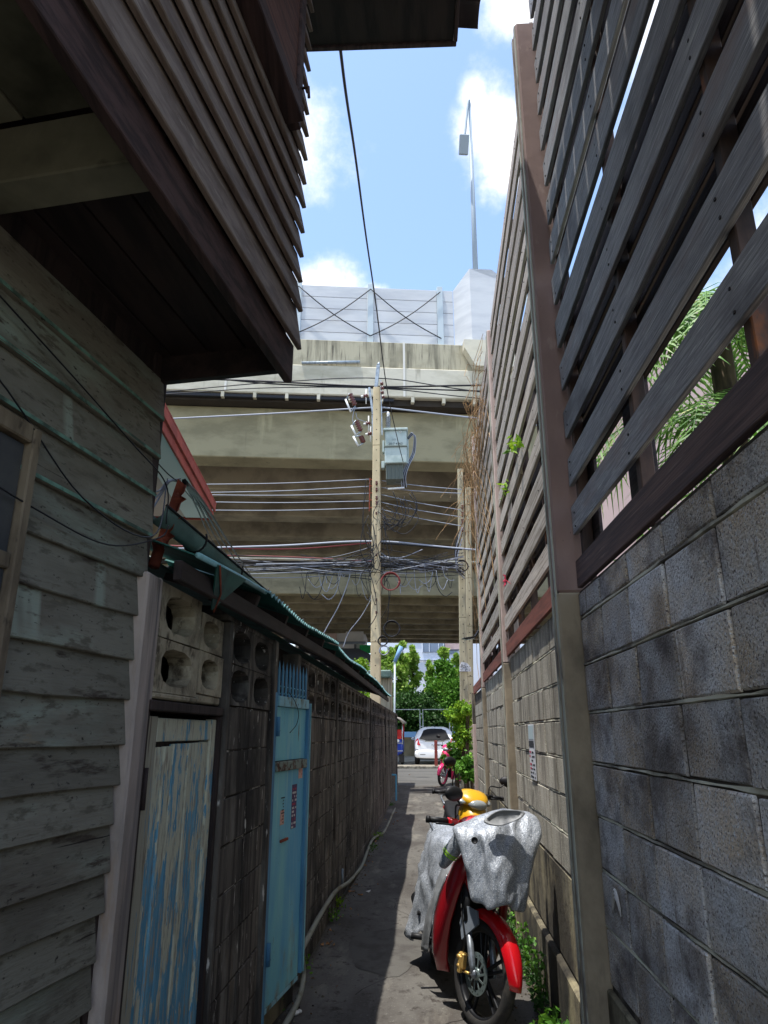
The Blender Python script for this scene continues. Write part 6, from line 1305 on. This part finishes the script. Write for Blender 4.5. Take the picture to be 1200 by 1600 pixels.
# extra bits on the yellow one: cowl panel stickers and number window
b = MB(); b.box((.052, -.07, .79), (.062, .05, .845), .003); b.build('number_window', M_trim, yb, False)
b = MB(); b.box((.056, -.07, .76), (.062, .05, .785), .002); b.build('sticker', M_litter, yb, False)
kb, KSM = motorbike('motorbike', 'hot pink motorbike with bright wire-spoked wheels beside the green bush', (at(691, 1222, 1, 21).x, 21, gz(21)+.004), hd(-24), R(7), R(-4), dict(m=M_pink, m2=M_pink, rim=M_pinkrim, wheel='wire', stay=M_pink))
# ------------------------------------------------------------------ silver cover
cv = thing('motorbike_cover', 'crumpled silver foil cover draped over the red motorbike', 'motorbike cover', tuple(RP)); cv.rotation_euler = rb.rotation_euler
BM = Matrix.Translation(RP) @ rb.rotation_euler.to_matrix().to_4x4(); BI = BM.inverted()
def bl(px, py, Y): return BI @ at(px, py, 1, Y)          # photo point at depth Y in bike coordinates
def drape(name, rows, m, parent, amp=.012, freq=6, close=True, sub=4, thick=.004, seed=0, mid=None):
    """rows: list of closed rings (same count), smoothed, wrinkled"""
    R_ = [[Vector(p) for p in r_] for r_ in rows]; n = len(R_[0])
    if close:
        for k in range(n):
            for q_, f_ in ((0, 1), (1, 1), (2, .5)): R_[q_][k].z += f_*(.016*math.sin(k*.9+1)+.008*math.sin(k*2.3))
    def smooth_ring(r_):
        if close: Q = [r_[-1]]+r_+[r_[0], r_[1]]; rngi = range(1, n+1)
        else: Q = [2*r_[0]-r_[1]]+r_+[2*r_[-1]-r_[-2]]; rngi = range(1, n)
        out = []
        for i in rngi:
            a, b_, c, d = Q[i-1], Q[i], Q[i+1], Q[i+2]
            for j in range(sub): t = j/sub; out.append(.5*((2*b_)+(c-a)*t+(2*a-5*b_+4*c-d)*t*t+(3*b_-a-3*c+d)*t**3))
        if not close: out.append(r_[-1])
        return out
    R2 = [smooth_ring(r_) for r_ in R_]; cols = [catm([r_[k] for r_ in R2], 5) for k in range(len(R2[0]))]; K = len(cols[0]); G = [[cols[k][i] for k in range(len(cols))] for i in range(K)]
    for i in range(K):
        cen = sum(G[i], Vector())/len(G[i]) if close else None
        for k in range(len(G[i])):
            p = G[i][k]; nv = (p-cen).normalized() if close else Vector((.25, -.9, .3))
            f = noise.noise(Vector((p.x*freq, p.y*freq, p.z*freq*.35))+Vector((seed, 0, 0)))*1.2
            for q_, (fx, am) in enumerate(((1.3, 1.0), (2.6, .38))):
                f += am*(.55-2.2*abs(noise.noise(Vector((p.x*freq*fx+p.z*3, p.y*freq*fx-p.z*2, p.z*freq*fx*.45))+Vector((seed, 5+q_, 0)))))
            G[i][k] = p+nv*amp*f
    b = MB(); b.loft(G, close=close, caps=False); b.sm = [True]*len(b.f)
    o = b.build(name, m, parent, False)
    md = o.modifiers.new('thickness', 'SOLIDIFY'); md.thickness = thick*.4; md.offset = -1
    return o
# hood over the handlebar / basket: rings from the hem up. (x forward, y left, z)
def ringf(cx, cy, z, rx, ry, fold=0.0, rot_=0.0, n=20, tilt=0.0, sq=.8):
    out = []
    for i in range(n):
        a = 2*math.pi*i/n; c, s_ = math.cos(a), math.sin(a); c2 = math.copysign(abs(c)**sq, c); s2 = math.copysign(abs(s_)**sq, s_); f = 1+fold*math.cos(5*a+rot_)
        out.append(Vector((cx+c2*rx*f, cy+s2*ry*f, z+tilt*s2)))
    return out
rows = [ringf(.09, .035, .668, .10, .105, .12, .3), ringf(.10, .035, .672, .125, .135, .16, .3), ringf(.085, .035, .76, .13, .155, .18, .5), ringf(.06, .03, .87, .135, .185, .16, .7), ringf(.02, .03, .98, .14, .225, .14, .9), ringf(-.02, .04, 1.05, .135, .24, .12, 1.1, tilt=.02), ringf(-.05, .08, 1.11, .11, .20, .10, 1.3, tilt=.03), ringf(-.06, .11, 1.155, .07, .13, .07, 1.5, tilt=.02), ringf(-.06, .11, 1.175, .02, .04, 0, 1.5)]
drape('hood', rows, M_cover, cv, .013, 8, seed=3, sub=6)
# dark opening in the hood and the raised rim around it
op = BI @ at(787, 1277, 1, 4.42); cam_l = BI @ CAM
b = MB(); cc = BI @ at(788, 1277, 1, 4.56); X_ = (BI @ at(816, 1272, 1, 4.58))-cc; Z_ = (BI @ at(786, 1266, 1, 4.58))-cc
rows = []
for k, (f, dd) in enumerate(((1.05, 0), (1.0, -.018), (.85, -.01), (.6, .03), (.2, .05))):
    rows.append([cc+X_*math.cos(a)*f*(1+.12*math.sin(2*a+1))+Z_*math.sin(a)*f*(1+.1*math.cos(3*a))+(cam_l-cc).normalized()*-dd for a in [2*math.pi*i/18 for i in range(18)]])
b.loft(rows, caps=True); b.build('hood_opening', M_coverin, cv, False)
# eyelet hole
b = MB(); c_ = BI @ at(741.5, 1313, 1, 4.40); M = Matrix.Translation(c_) @ ((cam_l-c_).to_track_quat('Z', 'Y').to_matrix().to_4x4()); b.lathe([(0, .002), (.013, .002), (.015, .006), (.018, .004), (.019, -.004)], 18, M); b.build('eyelet', M_black, cv, False)
# mirror sleeve on the right of the picture
gA = RSM @ Vector((-.20, .17, 1.05)); gB = RSM @ Vector((-.25, .41, 1.035)); gC = gB+Vector((.02, .02, -.075))
b = MB(); b.loft([[c+Vector((r_*math.cos(a)*.9, r_*.35*math.sin(a), r_*math.sin(a)*h_))+Vector((.006, .004, .008))*math.sin(7*a) for a in [2*math.pi*i/18 for i in range(18)]] for c, r_, h_ in ((gA, .085, 1.1), (gA.lerp(gB, .35), .07, 1.0), (gA.lerp(gB, .7), .06, .95), (gB, .05, 1.0), (gB.lerp(gC, .6)+Vector((0, .012, 0)), .042, 1.1), (gC, .045, .7))]); b.build('mirror_sleeve', M_cover, cv, False)
# left sleeve with lime band
q0, q1, q2, q3 = (BI @ at(x, y, 1, Y) for x, y, Y in ((724, 1302, 4.78), (712, 1322, 4.80), (698, 1342, 4.84), (689, 1354, 4.86)))
b = MB(); b.tube(catm([q0, q1, q2, q3], 4), [.05, .052, .05, .05, .048, .048, .046, .044, .042, .038, .034, .028, .012], 12); b.xf(lambda p: p*1.0+Vector((0, 0, .006))*noise.noise(p*18)*2); b.build('handle_sleeve', M_cover, cv, False)
b = MB()
for t_ in (.42, .58): c = q1.lerp(q2, t_); d = (q2-q1).normalized(); b.tube([c-d*.005, c+d*.005], .0525, 14, caps=False)
b.build('lime_band', M_lime, cv, False)
# rear part hanging off the seat on the right-hand side of the bike (left in the picture)
def pts(L): return [BI @ at(x, y, 1, Y) for x, y, Y in L]
rows = []
for x, w_, hem, fl in ((-.42, .07, .62, .02), (-.55, .10, .45, .03), (-.70, .13, .30, .04), (-.90, .15, .24, .06), (-1.10, .16, .14, .08), (-1.30, .14, .20, .07), (-1.46, .10, .40, .04)):
    top = .83+.05*min(1, (-x-.4)); rows.append([Vector((x, w_*.9, top-.18)), Vector((x, w_*.8, top)), Vector((x, 0, top+.06)), Vector((x, -w_*.95, top-.01)), Vector((x-.01, -w_-.03, top-.2)), Vector((x-.02, -w_-fl*.6, (top+hem)/2-.05)), Vector((x-.03, -w_-fl, hem))])
drape('rear_drape', rows, M_cover, cv, .034, 6.5, close=False, seed=9, sub=6)
rows = [[Vector((-.40, -.10, .80)), Vector((-.38, -.16, .70)), Vector((-.42, -.20, .52)), Vector((-.46, -.21, .34)), Vector((-.5, -.2, .22))], [Vector((-.48, -.12, .80)), Vector((-.50, -.19, .68)), Vector((-.54, -.24, .50)), Vector((-.58, -.24, .32)), Vector((-.64, -.22, .2))]]
drape('lining_fold', rows, M_coverin, cv, .015, 9, close=False, seed=4)

# ================================================================== CAR AND TUK-TUK
def sx(x, z): return z
car = thing('parked_car', 'white hatchback parked across the road, seen from behind', 'car', (at(680, 1193, 1, 31).x, 31.2, .33))
CX = car.location.copy(); b = MB()
W_ = .85
def cring(y, w_, zb, zt, k=24, bulge=0.0, top=.78):
    """cross-section: tumblehome above the belt line"""
    out = []
    for i in range(k):
        a = 2*math.pi*i/k; c, s_ = math.cos(a), math.sin(a); X = math.copysign(abs(c)**.35, c)*w_; Z = (zb+zt)/2+(zt-zb)/2*math.copysign(abs(s_)**.45, s_); f = max(0, (Z-.95)/(1.5-.95)); X *= 1-(1-top)*f*f if Z > .95 else 1-.06*max(0, (.45-Z)/.3)
        out.append(CX+Vector((X, y, Z)))
    return out
body = [(0.0, .70, .36, .80), (.03, .80, .28, 1.02), (.10, .845, .24, 1.10), (.16, .85, .22, 1.2), (.35, .85, .2, 1.40), (.62, .85, .2, 1.50), (1.2, .85, .2, 1.54), (2.0, .85, .2, 1.52), (2.6, .84, .2, 1.38), (3.1, .84, .2, 1.05), (3.7, .80, .22, .88), (3.9, .70, .3, .7)]
rg = [cring(*q) for q in body]; b.loft(rg); b.build('body', M_carw, car)
def strip(pts_, m, nm, y=-.0, th=.02, par=None):
    b = MB(); n = len(pts_); vs = [CX+Vector(p) for p in pts_]; vs2 = [v+Vector((0, th, 0)) for v in vs]
    b.add(vs+vs2, [tuple(range(n)), tuple(range(2*n-1, n-1, -1))]+[(i, n+i, n+(i+1) % n, (i+1) % n) for i in range(n)]); return b.build(nm, m, par or car)
def yb_(z): return .0 if z < 1.02 else (.03+(z-1.02)*.68)
gl = [(-.66, 1.03), (-.60, 1.10), (-.52, 1.25), (-.47, 1.37), (-.3, 1.43), (0, 1.445), (.3, 1.43), (.47, 1.37), (.52, 1.25), (.60, 1.10), (.66, 1.03), (.4, .985), (0, .97), (-.4, .985)]
strip([(x, yb_(z)-.045, z) for x, z in gl], M_cglass, 'rear_window', th=.05)
for s_ in (-1, 1):
    strip([(s_*.80, -.005+.07, .98), (s_*.70, .02+.02, 1.06), (s_*.64, -.012, .86), (s_*.60, -.018, .76), (s_*.70, -.005, .78), (s_*.82, .06, .84)][::s_], M_tail, 'tail_lamp', th=.08)
strip([(-.40, -.012, .955), (.40, -.012, .955), (.40, -.012, .925), (-.40, -.012, .925)], M_chrome, 'garnish', th=.03)
strip([(-.17, -.03, .84), (.17, -.03, .84), (.17, -.03, .72), (-.17, -.03, .72)], M_plate, 'number_plate', th=.03)
b = MB()
for x, z in ((-.12, .79), (-.08, .79), (-.02, .79), (.03, .79), (.08, .79), (.12, .79), (-.05, .745), (0, .745), (.05, .745)): b.box(CX+Vector((x-.011, -.034, z-.018)), CX+Vector((x+.011, -.031, z+.018)))
o = b.build('plate_marks', M_ink, car); o['kind'] = 'stuff'
b = MB(); b.loft([[CX+Vector((.86*math.copysign(abs(math.cos(a))**.4, math.cos(a))*w_, y, .42+h*math.copysign(abs(math.sin(a))**.5, math.sin(a)))) for a in [2*math.pi*i/20 for i in range(20)]] for y, w_, h in ((-.06, .82, .12), (-.05, .93, .165), (.02, .985, .185), (.12, 1.0, .18))]); b.build('bumper', M_carw, car)
strip([(-.83, .0, .615), (.83, .0, .615), (.83, .0, .60), (-.83, .0, .60)], M_trim, 'body_seam', th=.05)
strip([(-.72, -.045, .30), (.72, -.045, .30), (.66, -.04, .20), (-.66, -.04, .20)], M_trim, 'lower_valance', th=.1)
for s_ in (-1, 1): strip([(s_*.62, -.066, .42), (s_*.40, -.066, .42), (s_*.40, -.066, .40), (s_*.62, -.066, .40)][::s_], M_trim, 'reflector', th=.02)
b = MB(); b.tube([CX+Vector((.22, .03, .93)), CX+Vector((-.1, -.03, .98)), CX+Vector((-.36, -.0, .965))], .012, 6); b.build('wiper', M_trim, car)
b = MB(); b.tube([CX+Vector((0, .35, 1.5)), CX+Vector((0, .25, 1.62))], .01, 5); b.build('aerial', M_trim, car)
for s_ in (-1, 1):
    for y in (.62, 3.1):
        M = Matrix.Translation(CX+Vector((s_*.76, y, .30))) @ Matrix.Rotation(R(90), 4, 'Y'); b = MB(); b.lathe([(.19, -.09), (.27, -.095), (.30, -.06), (.30, .06), (.27, .095), (.19, .09)], 28, M); wv = b.build('wheel', M_rub, car); b = MB(); b.lathe([(0, s_*.07), (.06, s_*.085), (.17, s_*.06), (.195, s_*.085), (.2, 0)], 20, M); b.build('rim', M_alu, wv)
    b = MB(); b.blob(CX+Vector((s_*.95, 2.3, 1.02)), (.09, .06, .07)); b.build('door_mirror', M_carw, car)
    b = MB(); vs = [CX+Vector((s_*x, y, z)) for x, y, z in ((.852, .75, 1.0), (.75, .95, 1.36), (.74, 2.2, 1.38), (.852, 2.9, 1.0), (.858, .75, .99), (.76, .95, 1.36), (.75, 2.2, 1.38), (.858, 2.9, .99))]; b.add(vs, [(0, 1, 2, 3), (7, 6, 5, 4), (0, 4, 5, 1), (1, 5, 6, 2), (2, 6, 7, 3)]); b.build('side_window', M_cglass, car)
tk = thing('tuk_tuk', 'blue and red tuk-tuk with grey canvas roof, half hidden by the left wall', 'tuk-tuk', (at(607, 1187, 1, 31).x, 31, .33))
TX = tk.location.copy(); V_ = lambda x, y, z: TX+Vector((x, y, z))
b = MB(); b.loft([[V_(w_*math.copysign(abs(math.cos(a))**.4, math.cos(a)), y, .72+h*math.copysign(abs(math.sin(a))**.4, math.sin(a))) for a in [2*math.pi*i/20 for i in range(20)]] for y, w_, h in ((0, .50, .28), (.05, .58, .36), (.5, .62, .38), (1.5, .62, .38), (2.0, .45, .3), (2.4, .25, .28), (2.5, .15, .2))]); b.build('body', M_tblue, tk)
b = MB(); b.loft([[V_(x*w_, y, z) for x, z in ((-.68, 1.62), (-.72, 1.72), (-.5, 1.88), (-.2, 1.97), (.2, 1.97), (.5, 1.88), (.72, 1.72), (.68, 1.62), (.45, 1.84), (.2, 1.92), (-.2, 1.92), (-.45, 1.84))] for y, w_ in ((-.2, .92), (-.1, 1), (1.0, 1.0), (1.9, .98), (2.2, .85))]); b.build('canvas_roof', M_canvas, tk)
for x in (-.58, .58):
    for y in (.05, 1.0, 1.8): b = MB(); b.tube([V_(x, y, .8), V_(x*1.02, y, 1.72)], .02, 8); b.build('roof_post', M_chrome if y == .05 else M_tred, tk)
b = MB(); b.box(V_(-.55, .15, 1.0), V_(.55, .32, 1.4), .04); b.build('seat_back', M_tred, tk)
b = MB(); b.box(V_(-.52, -.02, 1.02), V_(.52, .03, 1.14), .01); b.build('rear_rail', M_tred, tk)
b = MB(); b.tube([V_(-.6, -.03, .86), V_(.6, -.03, .86)], .018, 6); b.tube([V_(-.6, -.06, .55), V_(.6, -.06, .55)], .02, 6); b.build('bumper_bar', M_chrome, tk)
for x in (-.4, .4): b = MB(); b.blob(V_(x, -.02, .95), (.06, .03, .06)); b.build('tail_lamp', M_white, tk)
for x, y in ((-.56, .35), (.56, .35), (0, 2.3)):
    M = Matrix.Translation(V_(x, y, .25)) @ Matrix.Rotation(R(90), 4, 'Y'); b = MB(); b.lathe([(.12, -.06), (.22, -.065), (.25, -.04), (.25, .04), (.22, .065), (.12, .06)], 24, M); wv = b.build('wheel', M_rub, tk); b = MB(); b.lathe([(0, .05), (.12, .05), (.13, 0), (.12, -.05), (0, -.05)], 16, M); b.build('rim', M_chrome, wv)
b = MB(); b.box(V_(.44, -.05, .1), V_(.66, -.03, .42), .005); b.build('mud_flap', M_trim, tk)
